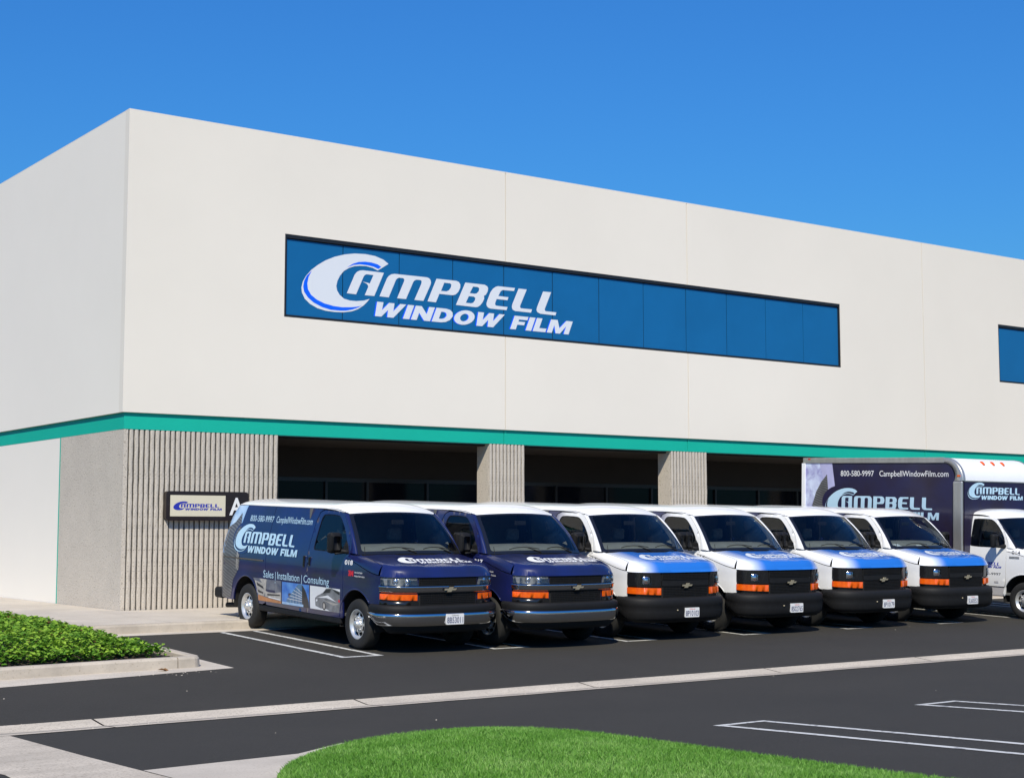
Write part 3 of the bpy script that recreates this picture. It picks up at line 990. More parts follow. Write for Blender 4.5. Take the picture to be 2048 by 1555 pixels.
tag(mesh_obj('lawn_gutter_pan', [(4.585, 11.06, gz(11.06) + .0075), (5.0, 11.09, gz(11.09) + .0075), (5.95, 11.16, gz(11.16) + .0075), (6.6, 11.6, gz(11.6) + .0075), (6.9, 11.2, gz(11.2) + .0075), (5.7, 10.5, gz(10.5) + .0075), (4.9, 9.2, gz(9.2) + .0075), (4.6, 8, gz(8) + .0075), (4.49, 8, gz(8) + .0075)],
             [(0, 8, 7, 6), (0, 6, 1), (1, 6, 5, 2), (2, 5, 4, 3)], 'concrete'), kind='structure')
def lawn_d(x, y):
    """distance in from the lawn edge"""
    best = 9
    for a, b in zip(lawn_s[:-1], lawn_s[1:]):
        dx, dy = b[0] - a[0], b[1] - a[1]
        t = max(0, min(1, ((x - a[0]) * dx + (y - a[1]) * dy) / (dx * dx + dy * dy + 1e-9)))
        best = min(best, math.hypot(x - a[0] - dx * t, y - a[1] - dy * t))
    return best
def lawn_z(x, y, d=None):
    d = lawn_d(x, y) if d is None else d
    k = min(1, d / 1.4)
    return gz(y) + 0.035 + 0.05 * min(1, d / .12) + 0.10 * k * k * (3 - 2 * k)
pts = [(4.4 + .16 * i, 5 + .16 * j) for i in range(25) for j in range(40)]
lp = densify(lawn_s + [(4.3, 3.0)][:0], .12)
pts = [p for p in pts if inside(p, lp) and lawn_d(*p) > .06]
v2, tr = cdt(lp, (), pts)
v3 = [(p[0], p[1], lawn_z(*p)) for p in v2]
tag(mesh_obj('lawn_island', v3, tr, 'turf', smooth=True), kind='structure')
skv = []
for x, y in lawn_s:
    skv += [(x, y, gz(y) - .05), (x, y, lawn_z(x, y, 0))]
tag(mesh_obj('lawn_edge', skv, [(2 * i, 2 * i + 2, 2 * i + 3, 2 * i + 1) for i in range(len(lawn_s) - 1)], 'soil'), kind='structure')
def blade(p):
    x, y, z, t = p
    h = rnd.uniform(.026, .052)
    a = rnd.uniform(0, PI)
    w = rnd.uniform(.0024, .0046)
    lx, ly = rnd.gauss(0, .018), rnd.gauss(0, .018)
    c, s = math.cos(a) * w, math.sin(a) * w
    return [(x - c, y - s, z), (x + c, y + s, z), (x + lx * .45 + c * .7, y + ly * .45 + s * .7, z + h * .6), (x + lx * .45 - c * .7, y + ly * .45 - s * .7, z + h * .6), (x + lx, y + ly, z + h)], [(0, 1, 2, 3), (3, 2, 4)], t
bl = []
_fwx, _fwy = math.cos(YAW), math.sin(YAW)
while len(bl) < 120000:
    x = rnd.uniform(4.5, 8.3); y = rnd.uniform(5.6, 11.3)
    if not inside((x, y), lp): continue
    # keep to what the lens takes in, with a margin all round
    dep = x * _fwx + y * _fwy; lat = x * _fwy - y * _fwx
    if dep < 8.3 or abs(lat) > dep * .40 or dep > 14: continue
    d = lawn_d(x, y)
    if d < .03 and rnd.random() < .5: continue
    clump = 0.5 + 0.5 * mnoise.noise(Vector((x * 3.0, y * 3.0, 1.7)))
    bl.append((x, y, lawn_z(x, y, d) - .006, rnd.uniform(.10, .85) * .7 + .35 * clump + (.35 if rnd.random() < .05 else 0)))
o = scatter_leaves('lawn_grass', 'grass', bl, blade)
tag(o, 'short bright green lawn grass on the rounded island in the foreground', 'grass', kind='stuff')

# ================================================================ the building
bld = empty('office_building', (X0, F, ZS))
tag(bld, 'white two storey commercial building with a green band and blue ribbon windows', 'building')
def bpart(o):
    return par(o, bld)
ZB0, ZB1, ZT = 3.63, 3.94, 9.64
W0, W1 = 5.98, 7.65
pl_f = lambda x, z, y: (x, y, z)
jts = [X0, 19.25, 24.65, 33.39, 42.1, 50.8, 59.5]
wins = [(13.84, 30.04), (36.70, 52.9)]
for i, (a, b) in enumerate(zip(jts[:-1], jts[1:])):
    xa = a + (0.011 if i else 0.0); xb = b - 0.011
    # outline with window notches
    lo, hi = [], []
    segs = []
    for (wa, wb) in wins:
        if wb > xa and wa < xb:
            segs.append((max(wa, xa - 1), min(wb, xb + 1)))
    outer = [(xa, ZB1), (xb, ZB1)]
    holes = []
    mb = MB()
    if not segs:
        extr_poly(mb, [(xa, ZB1), (xb, ZB1), (xb, ZT), (xa, ZT)], (), pl_f, F, F + 0.19)
    else:
        wa, wb = segs[0]
        left_open = wa < xa; right_open = wb > xb
        if left_open and right_open:
            for z0_, z1_ in ((ZB1, W0), (W1, ZT)):
                extr_poly(mb, [(xa, z0_), (xb, z0_), (xb, z1_), (xa, z1_)], (), pl_f, F, F + .19)
        elif right_open:
            extr_poly(mb, [(xa, ZB1), (xb, ZB1), (xb, W0), (wa, W0), (wa, W1), (xb, W1), (xb, ZT), (xa, ZT)], (), pl_f, F, F + .19)
        else:
            extr_poly(mb, [(xa, ZB1), (xb, ZB1), (xb, ZT), (xa, ZT), (xa, W1), (wb, W1), (wb, W0), (xa, W0)], (), pl_f, F, F + .19)
    bpart(mb.obj('wall_panel', 'wall_white'))
# backing behind joints, left wall, roof
bpart(MB().box((X0 + .2, F + .028, ZB1 + .02), (59.5, F + .03, W0 - .02)).box((X0 + .2, F + .028, W1 + .02), (59.5, F + .03, ZT - .02)).obj('joint_backing', 'wall_side'))
mb = MB(); mb.box((X0 + .002, F + .192, ZB1), (X0 + .19, 62, ZT))
bpart(mb.obj('side_wall', 'wall_side'))
bpart(MB().box((X0 + .19, F + .19, 8.9), (59.5, 62, 9.0)).obj('roof', 'roof_gravel'))
bpart(MB().box((X0, F, ZT + .0005), (59.5, F + .195, ZT + .018)).box((X0 + .002, F + .197, ZT + .0005), (X0 + .195, 62, ZT + .018)).obj('coping', 'cap_metal'))
# green band, set back under the wall above
RB = 0.055
for i, (a, b) in enumerate(zip(jts[:-1], jts[1:])):
    bpart(MB().box((a + (.008 if i else RB), F + RB, ZB0), (b - .008, F + RB + .18, ZB1 - .002)).obj('green_band', 'band_green'))
bpart(MB().box((X0 + RB + .002, F + RB + .182, ZB0), (X0 + RB + .18, 62, ZB1 - .002)).obj('green_band', 'band_green'))
# lower corner: ribbed wall in front, smooth cast wall round the side
XR = 13.785
M['groove'] = speckled('groove_dark', (0.11, 0.10, 0.088), (0.045, 0.04, 0.035), 0.1, 40, 0.95, 0.3, 2.0, 0.3)  # dark backing colour that draws the lines between the wall ribs
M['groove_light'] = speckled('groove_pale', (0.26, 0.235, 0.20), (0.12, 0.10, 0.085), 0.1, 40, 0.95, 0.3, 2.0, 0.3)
RF = F + RB + 0.004
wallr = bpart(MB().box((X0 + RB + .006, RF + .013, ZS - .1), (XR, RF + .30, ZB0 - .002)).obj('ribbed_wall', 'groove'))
sidel = bpart(MB().box((X0 + RB + .004, RF + .305, ZS - .1), (X0 + RB + .16, 30.2, ZB0 - .002)).obj('cast_wall', 'aggregate'))
bpart(MB().box((X0 + RB, 30.202, ZS - .1), (X0 + RB + .15, 30.245, ZB0 - .002)).obj('green_strip', 'band_green'))
bpart(MB().box((X0 + RB + .006, 30.247, ZS - .1), (X0 + RB + .16, 62, ZB0 - .002)).obj('side_wall', 'wall_side'))

rr = random.Random(5)
def rib_mesh(w, z0_, z1_, depth, seed):
    r = random.Random(seed)
    n = 22
    v, f = [], []
    for i in range(n + 1):
        z = z0_ + (z1_ - z0_) * i / n
        ja, jb = r.uniform(0, .010), r.uniform(0, .010)
        c = r.uniform(-.003, .003)
        v += [(-w / 2 + ja * .5, depth, z), (-w / 2 + ja + .004, r.uniform(0, .004), z), (c, -r.uniform(0, .004), z), (w / 2 - jb - .004, r.uniform(0, .004), z), (w / 2 - jb * .5, depth, z)]
    for i in range(n):
        for k in range(4):
            f.append((i * 5 + k, i * 5 + k + 1, (i + 1) * 5 + k + 1, (i + 1) * 5 + k))
    me = bpy.data.meshes.new('rib')
    me.from_pydata(v, [], f)
    me.materials.append(M['aggregate'])
    return me
ribs = [rib_mesh(0.088, ZS - .02, ZB0 - .004, .03, 40 + k) for k in range(5)]
def place_ribs(xa, xb, n, parent, yy):
    sp = (xb - xa) / n
    for i in range(n):
        o = bpy.data.objects.new('rib', ribs[rr.randrange(5)])
        o.location = (xa + sp * (i + .5) - X0, yy - F, -ZS) if False else (xa + sp * (i + .5), yy, 0)
        o.scale = (sp / .107, 1, 1)
        COL.objects.link(o)
        o.parent = parent
        o.matrix_parent_inverse = Matrix.Identity(4)
place_ribs(X0 + RB + .10, XR, 30, wallr, RF)
# the plain corner strip before the first groove
bpart(MB().box((X0 + RB + .004, RF, ZS - .1), (X0 + RB + .085, RF + .302, ZB0 - .003)).obj('corner_strip', 'aggregate'))
for (ca, cb_) in ((18.86, 19.82), (24.12, 25.29), (32.85, 33.95), (41.5, 42.6)):
    c = bpart(MB().box((ca, RF + .03, ZS - .1), (cb_, RF + .46, ZB0 - .002)).obj('column', 'aggregate'))
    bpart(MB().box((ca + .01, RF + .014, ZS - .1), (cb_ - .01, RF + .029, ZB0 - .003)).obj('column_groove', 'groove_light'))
    place_ribs(ca - .002, cb_ + .002, 10 if cb_ - ca < 1 else 12, c, RF)
# recess behind the columns
RD = F + 2.7
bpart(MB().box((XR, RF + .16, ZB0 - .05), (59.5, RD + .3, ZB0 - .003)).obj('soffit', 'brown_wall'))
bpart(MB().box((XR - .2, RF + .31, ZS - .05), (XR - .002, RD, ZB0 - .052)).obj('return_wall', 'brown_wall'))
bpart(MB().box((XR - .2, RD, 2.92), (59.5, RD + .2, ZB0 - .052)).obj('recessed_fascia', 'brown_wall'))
sf = bpart(MB().box((XR - .2, RD + .02, 2.83), (59.5, RD + .12, 2.917)).box((XR - .2, RD + .02, ZS), (59.5, RD + .12, ZS + .1)).obj('storefront', 'dark_frame'))
xx = XR - .15
k = 0
while xx < 45:
    wd = (1.5, 1.2, 1.05, 1.6)[k % 4]
    o = MB().box((xx + .03, RD + .05, ZS + .1), (xx + wd - .03, RD + .07, 2.83)).obj('pane', 'storefront'); o.parent = sf
    o = MB().box((xx + wd - .03, RD, ZS + .1), (xx + wd + .03, RD + .11, 2.83)).obj('mullion', 'dark_frame'); o.parent = sf
    xx += wd; k += 1
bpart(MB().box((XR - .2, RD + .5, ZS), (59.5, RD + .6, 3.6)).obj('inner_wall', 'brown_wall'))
# ribbon windows
def ribbon(xa, xb, n):
    fr = MB()
    ft = .075
    yb = F + .075
    fr.box((xa, F + .012, W1 - ft), (xb, yb + .05, W1 - .001)).box((xa, F + .012, W0 + .001), (xb, yb + .05, W0 + .05))
    fr.box((xa + .001, F + .0125, W0 + .05), (xa + .045, yb + .05, W1 - ft)).box((xb - .05, F + .0125, W0 + .05), (xb - .001, yb + .05, W1 - ft))
    fo = bpart(fr.obj('ribbon_window', 'dark_frame'))
    a, b = xa + .045, xb - .05
    bk = MB().box((a, F + .085, W0 + .05), (b, F + .1, W1 - ft)).obj('pane_backing', 'dark_frame'); bk.parent = fo
    sp = (xb - xa) / n
    for i in range(n):
        p0 = a if i == 0 else xa + sp * i + .009
        p1 = b if i == n - 1 else xa + sp * (i + 1) - .009
        tilt = rr.uniform(-.002, .002)
        v = [(p0, F + .05 + tilt, W0 + .05), (p1, F + .05 - tilt, W0 + .05), (p1, F + .05 - tilt * .6, W1 - ft - .018), (p0, F + .05 + tilt * 1.2, W1 - ft - .018)]
        v += [(x, y + .012, z) for x, y, z in v]
        o = mesh_obj('pane', v, [(0, 1, 2, 3), (7, 6, 5, 4), (0, 4, 5, 1), (1, 5, 6, 2), (2, 6, 7, 3), (3, 7, 4, 0)], 'film_blue')
        o.parent = fo
    return fo
wn1 = ribbon(13.84, 30.04, 12)
ribbon(36.70, 52.9, 12)
lg = decal('logo', logo_layers('sign_white', 'sign_blue', shadow='sign_blue'), lambda x, z, o_: (14.2416 + x, F + .05 - .003 - o_, 6.1726 + z), None, off=.002, doff=.0015)
lg.parent = wn1

# ---- wall sign
sg = empty('wall_sign', (12.25, RF, 1.93))
tag(sg, 'brown lit-face wall sign with cream panel, company logo and white letter A on ribbed wall', 'sign')
SX0, SX1, SZ0, SZ1 = 11.415, 13.10, 1.945, 2.495
bx = MB().rbox((SX0, RF - .12, SZ0), (SX1, RF - .004, SZ1), .06).obj('sign_box', 'sign_brown')
par(bx, sg)
fx0, fx1, fz0, fz1 = 11.495, 12.615, 2.025, 2.42
fp = MB().box((fx0, RF - .124, fz0), (fx1, RF - .1195, fz1)).obj('face_panel', 'sign_cream')
par(fp, sg)
ls = 1.0 / 6.93
lo = decal('logo', logo_layers('ink_blue', None, upright=True), lambda x, z, o_: (fx0 + .06 + x * ls, RF - .126 - o_, 2.14 + z * ls * .90), None, off=.0005, doff=.0004)
par(lo, sg)
tv, tf = fit_text('A', 12.70, 13.0, 2.06, 2.385, bold=.02)
la = decal('letter', [((tv, tf), 'letter_white')], lambda x, z, o_: (x, RF - .1215 - o_, z), None, off=.0005)
par(la, sg)

# ================================================================ vehicles
def pchip(tab):
    """smooth monotone interpolation through (x, y) pairs"""
    xs = [p[0] for p in tab]; ys = [p[1] for p in tab]
    n = len(xs)
    h = [xs[i + 1] - xs[i] for i in range(n - 1)]
    dl = [(ys[i + 1] - ys[i]) / h[i] for i in range(n - 1)]
    d = [0.0] * n
    d[0], d[-1] = dl[0], dl[-1]
    for i in range(1, n - 1):
        if dl[i - 1] * dl[i] > 0:
            w1 = 2 * h[i] + h[i - 1]; w2 = h[i] + 2 * h[i - 1]
            d[i] = (w1 + w2) / (w1 / dl[i - 1] + w2 / dl[i])
    def fn(x):
        if x <= xs[0]: return ys[0]
        if x >= xs[-1]: return ys[-1]
        i = 0
        while x > xs[i + 1]: i += 1
        t = (x - xs[i]) / h[i]
        return ((1 + 2 * t) * (1 - t) ** 2 * ys[i] + t * (1 - t) ** 2 * h[i] * d[i] + t * t * (3 - 2 * t) * ys[i + 1] + t * t * (t - 1) * h[i] * d[i + 1])
    return fn

def sstep(a, b, x):
    t = max(0.0, min(1.0, (x - a) / (b - a)))
    return t * t * (3 - 2 * t)

# body of the cargo van, in its own space: x across, y back from the front axle, z up from the ground
WB = 3.70
WH = pchip([(.20, .945), (.42, .968), (.70, .984), (.94, .987), (1.00, .984), (1.05, .993), (1.16, .992), (1.30, .980), (1.41, .964), (1.75, .893), (2.00, .832), (2.07, .806), (2.12, .780)])
FU = -1.0
WSU = 0.0           # how far back the windscreen sits
def pf(u):
    t = max(0.0, min(1.0, -u / 1.0))
    return max(0.0, 1 - t ** 5) ** (1 / 3.5)
def u_rear(h):
    return 4.88 - .10 * sstep(1.3, 1.9, h) - .22 * sstep(1.75, 2.2, h)
def pr(u, h):
    t = max(0.0, min(1.0, (u - (u_rear(h) - .5)) / .5))
    return max(0.0, 1 - t ** 5) ** .30
def width(u, h):
    return WH(h) * (pf(u) if u < 0 else 1.0) * (pr(u, h) if u > 4 else 1.0)
def side_map(sg, off=0.0):
    return lambda u, h: (sg * (width(u, h) + off), u, h)
# plan curve of the nose by arc length
PLAN = []
_n = 160
for k in range(_n + 1):
    a = k / _n
    # from the side (u=-.35) round to the centre
    ang = a
    if a < .5:
        u = -.30 - (.62) * (a / .5)
        x = WH(.9) * pf(u)
    else:
        x = WH(.9) * pf(-.92) * (1 - (a - .5) / .5)
        r_ = x / WH(.9)
        u = -max(0.0, 1 - r_ ** 3.5) ** .2
    PLAN.append((x, u))
PLAN.reverse()
ARC = [0.0]
for a, b in zip(PLAN[:-1], PLAN[1:]):
    ARC.append(ARC[-1] + math.hypot(b[0] - a[0], b[1] - a[1]))
def plan_at(s):
    sg = 1 if s >= 0 else -1
    s = min(abs(s), ARC[-1] - 1e-6)
    lo, hi = 0, len(ARC) - 1
    while hi - lo > 1:
        m_ = (lo + hi) // 2
        if ARC[m_] <= s: lo = m_
        else: hi = m_
    t = (s - ARC[lo]) / (ARC[hi] - ARC[lo])
    x = PLAN[lo][0] + (PLAN[hi][0] - PLAN[lo][0]) * t
    u = PLAN[lo][1] + (PLAN[hi][1] - PLAN[lo][1]) * t
    i0, i1 = max(lo - 2, 0), min(hi + 2, len(PLAN) - 1)
    dx, du = PLAN[i1][0] - PLAN[i0][0], PLAN[i1][1] - PLAN[i0][1]
    if i0 == 0 and s < .03: dx, du = 1, 0
    L_ = math.hypot(dx, du)
    nx_, nu = du / L_, -dx / L_        # outward
    return sg * x, u, sg * nx_, nu
def s_of_x(x):
    for i, p in enumerate(PLAN):
        if p[0] >= x: return ARC[i]
    return ARC[-1]
def s_of_u(u):
    for i, p in enumerate(PLAN):
        if p[1] >= u: return ARC[i]
    return ARC[-1]
def nose_map(off=0.0, lean=0.0):
    def fn(s, h):
        x, u, nx_, nu = plan_at(s)
        o = off + lean * (h - .7)
        return (x + nx_ * o, u + nu * o, h)
    return fn
def nose_dmap(s, h, o):
    x, u, nx_, nu = plan_at(s)
    return (x + nx_ * o, u + nu * o, h)

def h_base(u):
    return 1.115 + .235 * sstep(-.75, .55, u)
def hood_z(x, u, off=0.0):
    w0 = WH(h_base(u))
    ax = abs(x) / w0
    t = max(0.0, -u)
    Fv = ax ** 3.5 + t ** 5
    gx_ = 3.5 * ax ** 2.5 / w0
    gu_ = 5 * t ** 4
    g_ = math.hypot(gx_, gu_) + 1e-6
    d = max(0.0, (1 - Fv) / g_)
    r_ = .15
    q = min(1.0, d / r_)
    rnd_ = math.sqrt(max(0.0, 1 - (1 - q) ** 2.2))
    Hh = 1.245 + .175 * (u + 1.0) ** .9 if u > -1 else 1.245
    Hh -= .035 * ax ** 2
    Hh += .012 * sstep(.30, .42, abs(x)) * (1 - sstep(.62, .80, abs(x)))      # raised ribs of the bonnet
    hb = h_base(u)
    return hb + (max(Hh, hb + .01) - hb) * rnd_ + off

def ws_pt(s, t, off=0.0):
    b = Vector((.915 * s, WSU - .09 + .17 * s * s, 1.405 + .02 * (1 - s * s)))
    p = Vector((.770 * s + s * WSU * .5, WSU + .50 + .14 * s * s, 2.000 + .034 * (1 - s * s)))
    c = b.lerp(p, t)
    n = Vector((.18 * s, -.70, .62)).normalized()
    return c + n * (.028 * math.sin(PI * t) + off)

def roof_z(x, u):
    """crowned roof; falls to the windscreen header in front and the rear doors behind"""
    xr = WH(2.075) * pr(u, 2.09)
    ax = min(1.0, abs(x) / max(xr, 1e-3))
    full = 2.075 + .105 * max(0.0, 1 - ax ** 2.6) ** .55
    s = max(-1, min(1, x / .770))
    e = ws_pt(s, 1.0)
    d = max(0.0, u - e.y)
    q = min(1.0, d / .62)
    fr = max(0.0, 1 - (1 - q) ** 2.4) ** .75
    z = (e.z) + (full - e.z) * fr if full > e.z else full
    ur = u_rear(2.1)
    q2 = min(1.0, max(0.0, (ur - u)) / .45)
    z -= .10 * (1 - math.sqrt(max(0.0, 1 - (1 - q2) ** 2))) 
    return z

def arc_pts(cu, ch, r, a0, a1, n=14):
    return [(cu + r * math.cos(math.radians(a0 + (a1 - a0) * k / n)), ch + r * math.sin(math.radians(a0 + (a1 - a0) * k / n))) for k in range(n + 1)]

def lathe(prof, seg, axis_x=True):
    """profile (x along axle, radius) turned round the axle"""
    v, f = [], []
    n = len(prof)
    for k in range(seg):
        a = 2 * PI * k / seg
        for x, r in prof:
            v.append((x, r * math.cos(a), r * math.sin(a)))
    for k in range(seg):
        k2 = (k + 1) % seg
        for i in range(n - 1):
            f.append((k * n + i, k * n + i + 1, k2 * n + i + 1, k2 * n + i))
    return v, f

def make_wheel(parent, x, u, sg, R=.378, rim_r=.222, bright='steel', slots=8):
    """wheel > tyre, rim, hub_cap; outer face towards sg"""
    w = .245
    v, f = lathe([(-.10, .02), (-.10, .20), (.03, .205), (.045, .20), (.045, .02)], 24)
    root = mesh_obj('wheel', [(sg * p[0], p[1], p[2]) for p in v], f, 'black_matt', parent)
    root.location = (x, u, R - .006)
    pr_ = [(-w / 2 + .02, rim_r - .004), (-w / 2, rim_r + .03), (-w / 2 + .002, R - .055), (-w / 2 + .022, R - .016), (-w / 2 + .05, R - .002), (0, R), (w / 2 - .05, R - .002), (w / 2 - .022, R - .016), (w / 2 - .002, R - .055), (w / 2, rim_r + .03), (w / 2 - .016, rim_r - .002), (w / 2 - .03, rim_r - .012)]
    v, f = lathe(pr_, 48)
    mesh_obj('tyre', [(sg * p[0], p[1], p[2]) for p in v], f, 'rubber', root, True)
    # rim: outer lip, dished disc with slots, centre
    seg = slots * 6
    prof = [(w / 2 - .035, rim_r + .004), (w / 2 - .014, rim_r), (w / 2 - .020, rim_r - .014), (w / 2 - .055, rim_r - .030), (w / 2 - .065, rim_r - .045), (w / 2 - .050, .128), (w / 2 - .040, .110), (w / 2 - .045, .085)]
    v, f = [], []
    n = len(prof)
    for k in range(seg):
        a = 2 * PI * k / seg
        for px_, r in prof:
            v.append((sg * px_, r * math.cos(a), r * math.sin(a)))
    for k in range(seg):
        k2 = (k + 1) % seg
        for i in range(n - 1):
            if i == 4 and (k % 6) in (1, 2, 3, 4):
                continue
            f.append((k * n + i, k * n + i + 1, k2 * n + i + 1, k2 * n + i))
    mesh_obj('rim', v, f, bright, root, True)
    v, f = lathe([(w / 2 - .045, .086), (w / 2 - .020, .080), (w / 2 - .016, .060), (w / 2 + .012, .055), (w / 2 + .02, .045), (w / 2 + .02, .001)], 20)
    vv = [(sg * p[0], p[1], p[2]) for p in v]
    mb = MB(); mb.add(vv, f)
    for k in range(8):
        a = 2 * PI * k / 8
        c = Vector((0, .098 * math.cos(a), .098 * math.sin(a)))
        mb.tube([(sg * (w / 2 - .045), c.y, c.z), (sg * (w / 2 - .022), c.y, c.z)], .012, 6)
    mb.obj('hub_cap', bright, root, True)
    return root

def slab_on(name, poly, fmap0, fmap1, mat, parent, edge=.03, step=0.0, ref=(0, -1, 0)):
    """raised piece: outline carried on an inner and an outer surface and walled between"""
    pl = densify(poly, edge)
    pts = []
    if step:
        xs = [p[0] for p in pl]; ys = [p[1] for p in pl]
        for i in range(int((max(xs) - min(xs)) / step) + 1):
            for j in range(int((max(ys) - min(ys)) / step) + 1):
                p = (min(xs) + (i + .5) * step, min(ys) + (j + .5) * step)
                if inside(p, pl) and not seg_near(p, [pl], edge * .5): pts.append(p)
    v2, tris = cdt(pl, (), pts)
    n = len(v2)
    top = [Vector(fmap1(*p)) for p in v2]
    nn = Vector((0, 0, 0))
    for a, b, c in tris: nn += (top[b] - top[a]).cross(top[c] - top[a])
    if nn.dot(Vector(ref)) < 0: tris = [(a, c, b) for a, b, c in tris]
    cnt = {}
    for t in tris:
        for k in range(3):
            cnt.setdefault(frozenset((t[k], t[(k + 1) % 3])), []).append((t[k], t[(k + 1) % 3]))
    v = top + [t.copy() for t in top] + [Vector(fmap0(*p)) for p in v2]
    f = list(tris)
    for e in cnt.values():
        if len(e) == 1:
            a, b = e[0]
            f.append((b + n, a + n, a + 2 * n, b + 2 * n))
    o = mesh_obj(name, v, f, mat, parent)
    o.data.polygons.foreach_set('use_smooth', [i < len(tris) for i in range(len(f))])
    return o

def bowtie(s=1.0):
    """the grille emblem: a slanted cross of two bars"""
    a, b, k = .110 * s, .042 * s, .45
    c, d = .036 * s, .0115 * s
    pts = [(-a + d, -d * 1.3), (-c, -d * 1.3), (-c - d * .3, -b), (c - d * .3, -b), (c, -d * 1.3), (a - d, -d * 1.3), (a, d * 1.3), (c, d * 1.3), (c + d * .3, b), (-c + d * .3, b), (-c, d * 1.3), (-a, d * 1.3)]
    return [(p[0] + p[1] * k, p[1]) for p in pts]

def build_body(root, fancy):
    """shared body of both van kinds; fancy = dark wrapped van with bright trim"""
    body = 'navy' if fancy else 'white_paint'
    cargo = 'navy'
    doorm = 'navy' if fancy else 'door_fade'
    G = .006
    AR, AC = .505, (0.02, .385)
    RR, RC = .485, (WB + .01, .40)
    a_line = [(.075, 1.395), (.16, 1.50), (.285, 1.655), (.41, 1.80), (.535, 1.93), (.62, 2.005)]
    for sg in (-1, 1):
        sm = side_map(sg)
        fd = (-sg, 0, 0)
        # front wing
        top = [(u, h_base(u) - .001) for u in (.41, .2, 0, -.2, -.4, -.5, -.575, -.635)]
        arch = arc_pts(AC[0], AC[1], AR, 8, 128, 18)
        low = [(.41 - G, .43), (.41 - G, 1.30)]
        outl = [(.43 - G, .43), (.41 - G, 1.2), (.41 - G, h_base(.41))] + top[1:] + [(-.635, .72), (-.46, .70)] + [p for p in reversed(arc_pts(AC[0], AC[1], AR, 6, 140, 20)) if True]
        outl = [p for p in outl if not (p[0] < -.46 and p[1] < .695 and False)]
        fw = patch('front_wing', outl, sm, body, root, step=.06, edge=.05, ref=(sg, 0, 0), flange=.03, fdir=fd)
        # wing top between side and bonnet, forward of the pillar
        # door
        d_out = [(.43 + G, .43), (.41 + G, 1.20), (.40 + G, 1.33), (.30, 1.372)] + [(u + .045, h - .004) for u, h in a_line[2:5]] + [(.72, 1.985), (.80, 2.022), (1.30, 2.035), (1.42, 2.00), (1.50, 1.85), (1.565 - G, 1.41), (1.57 - G, .43)]
        d_out = [(.43 + G, .43), (.41 + G, 1.20), (.395, 1.32), (.27, 1.385), (.345, 1.66), (.47, 1.80), (.60, 1.925), (.70, 1.995), (.82, 2.03), (1.32, 2.04), (1.43, 2.005), (1.50, 1.85), (1.565 - G, 1.41), (1.57 - G, .43)]
        win = [(.355, 1.415), (.42, 1.60), (.53, 1.745), (.66, 1.87), (.77, 1.95), (.87, 1.978), (1.26, 1.985), (1.33, 1.95), (1.365, 1.85), (1.41, 1.50), (1.405, 1.43), (1.37, 1.41)]
        win = chaikin(win + [win[0]], 1)[:-1]
        dr = patch('front_door', d_out, sm, doorm, root, holes=[win], step=.06, edge=.045, ref=(sg, 0, 0), flange=.03, fdir=fd)
        gl = patch('door_window', win, side_map(sg, -.010), 'side_glass', root, step=.14, edge=.06, ref=(sg, 0, 0))
        ring = decal('window_seal', [({'outer': [(p[0], p[1]) for p in win], 'holes': [[((p[0] - .9) * .972 + .9, (p[1] - 1.7) * .955 + 1.7) for p in win]]}, 'black_plastic')], lambda u, h, o_: (sg * (width(u, h) - .006 + o_ * 0), u, h), gl, edge=.06)
        # sliding door and rear quarter
        slide = [(1.57 + G, .43), (1.565 + G, 1.41), (1.515, 1.85), (1.45, 2.01), (1.36, 2.05), (2.98, 2.075), (2.98, .50), (2.96, .45)]
        ps = patch('sliding_door', slide, sm, cargo, root, step=.06, edge=.05, ref=(sg, 0, 0), flange=.03, fdir=fd)
        re = lambda h: u_rear(h) - .5 + .5 * .93
        rear = [(2.98 + 2 * G, 2.075)] + [(3.4 + .1 * i, 2.075) for i in range(0, 10)] + [(re(h), h) for h in (2.06, 2.0, 1.9, 1.8, 1.7, 1.55, 1.4, 1.2, 1.0, .8, .62, .48)] + [(4.4, .45)]
        rear += [p for p in arc_pts(RC[0], RC[1], RR, 6, 174, 24)] + [(3.10, .45), (2.99 + G, .48)]
        pq = patch('rear_quarter_panel', rear, sm, cargo, root, step=.06, edge=.045, ref=(sg, 0, 0), flange=.03, fdir=fd)
        # slide rail
        mb = MB()
        mb.tube([(sg * (width(u, 1.165) + .002), u, 1.165) for u in (3.06, 3.3, 3.6, 3.9, 4.2, 4.45, 4.58)], .012, 6)
        mb.obj('slide_rail', 'black_gloss', root)
        # upright handles
        for hu, h0, h1, nm in ((1.655, 1.135, 1.315, 'sliding_door_handle'), (1.475, 1.165, 1.305, 'door_handle')):
            mb = MB(); xw = width(hu, 1.22)
            mb.box((sg * xw - .018, hu - .022, h0), (sg * xw + .018, hu + .022, h1))
            bevel(mb.obj(nm, 'black_gloss', root), .008)
        # A pillar
        v, f = [], []
        nn = 10
        for i in range(nn + 1):
            t = i / nn
            e = ws_pt(sg * 1.012, t, .004)
            # matching edge on the side
            hq = e.z
            # side edge follows the door outline
            uu = [(.10, 1.37), (.27, 1.385), (.345, 1.66), (.47, 1.80), (.60, 1.925), (.70, 1.995), (.80, 2.03)]
            fu = pchip([(1.385, .262), (1.66, .338), (1.80, .462), (1.925, .592), (1.995, .69), (2.03, .79)])(hq + .012)
            q = Vector((sg * (width(fu, hq + .012) - .001), fu, hq + .012))
            mid = (e + q) / 2 + Vector((sg * .020, -.012, .004))
            v += [e - Vector((sg * .01, -.02, .01)), e, e.lerp(mid, .5) + Vector((sg * .004, -.003, 0)), mid, mid.lerp(q, .5) + Vector((sg * .004, -.003, 0)), q]
        for i in range(nn):
            for k in range(5):
                a = i * 6 + k
                f.append((a, a + 1, a + 7, a + 6) if sg > 0 else (a + 6, a + 7, a + 1, a))
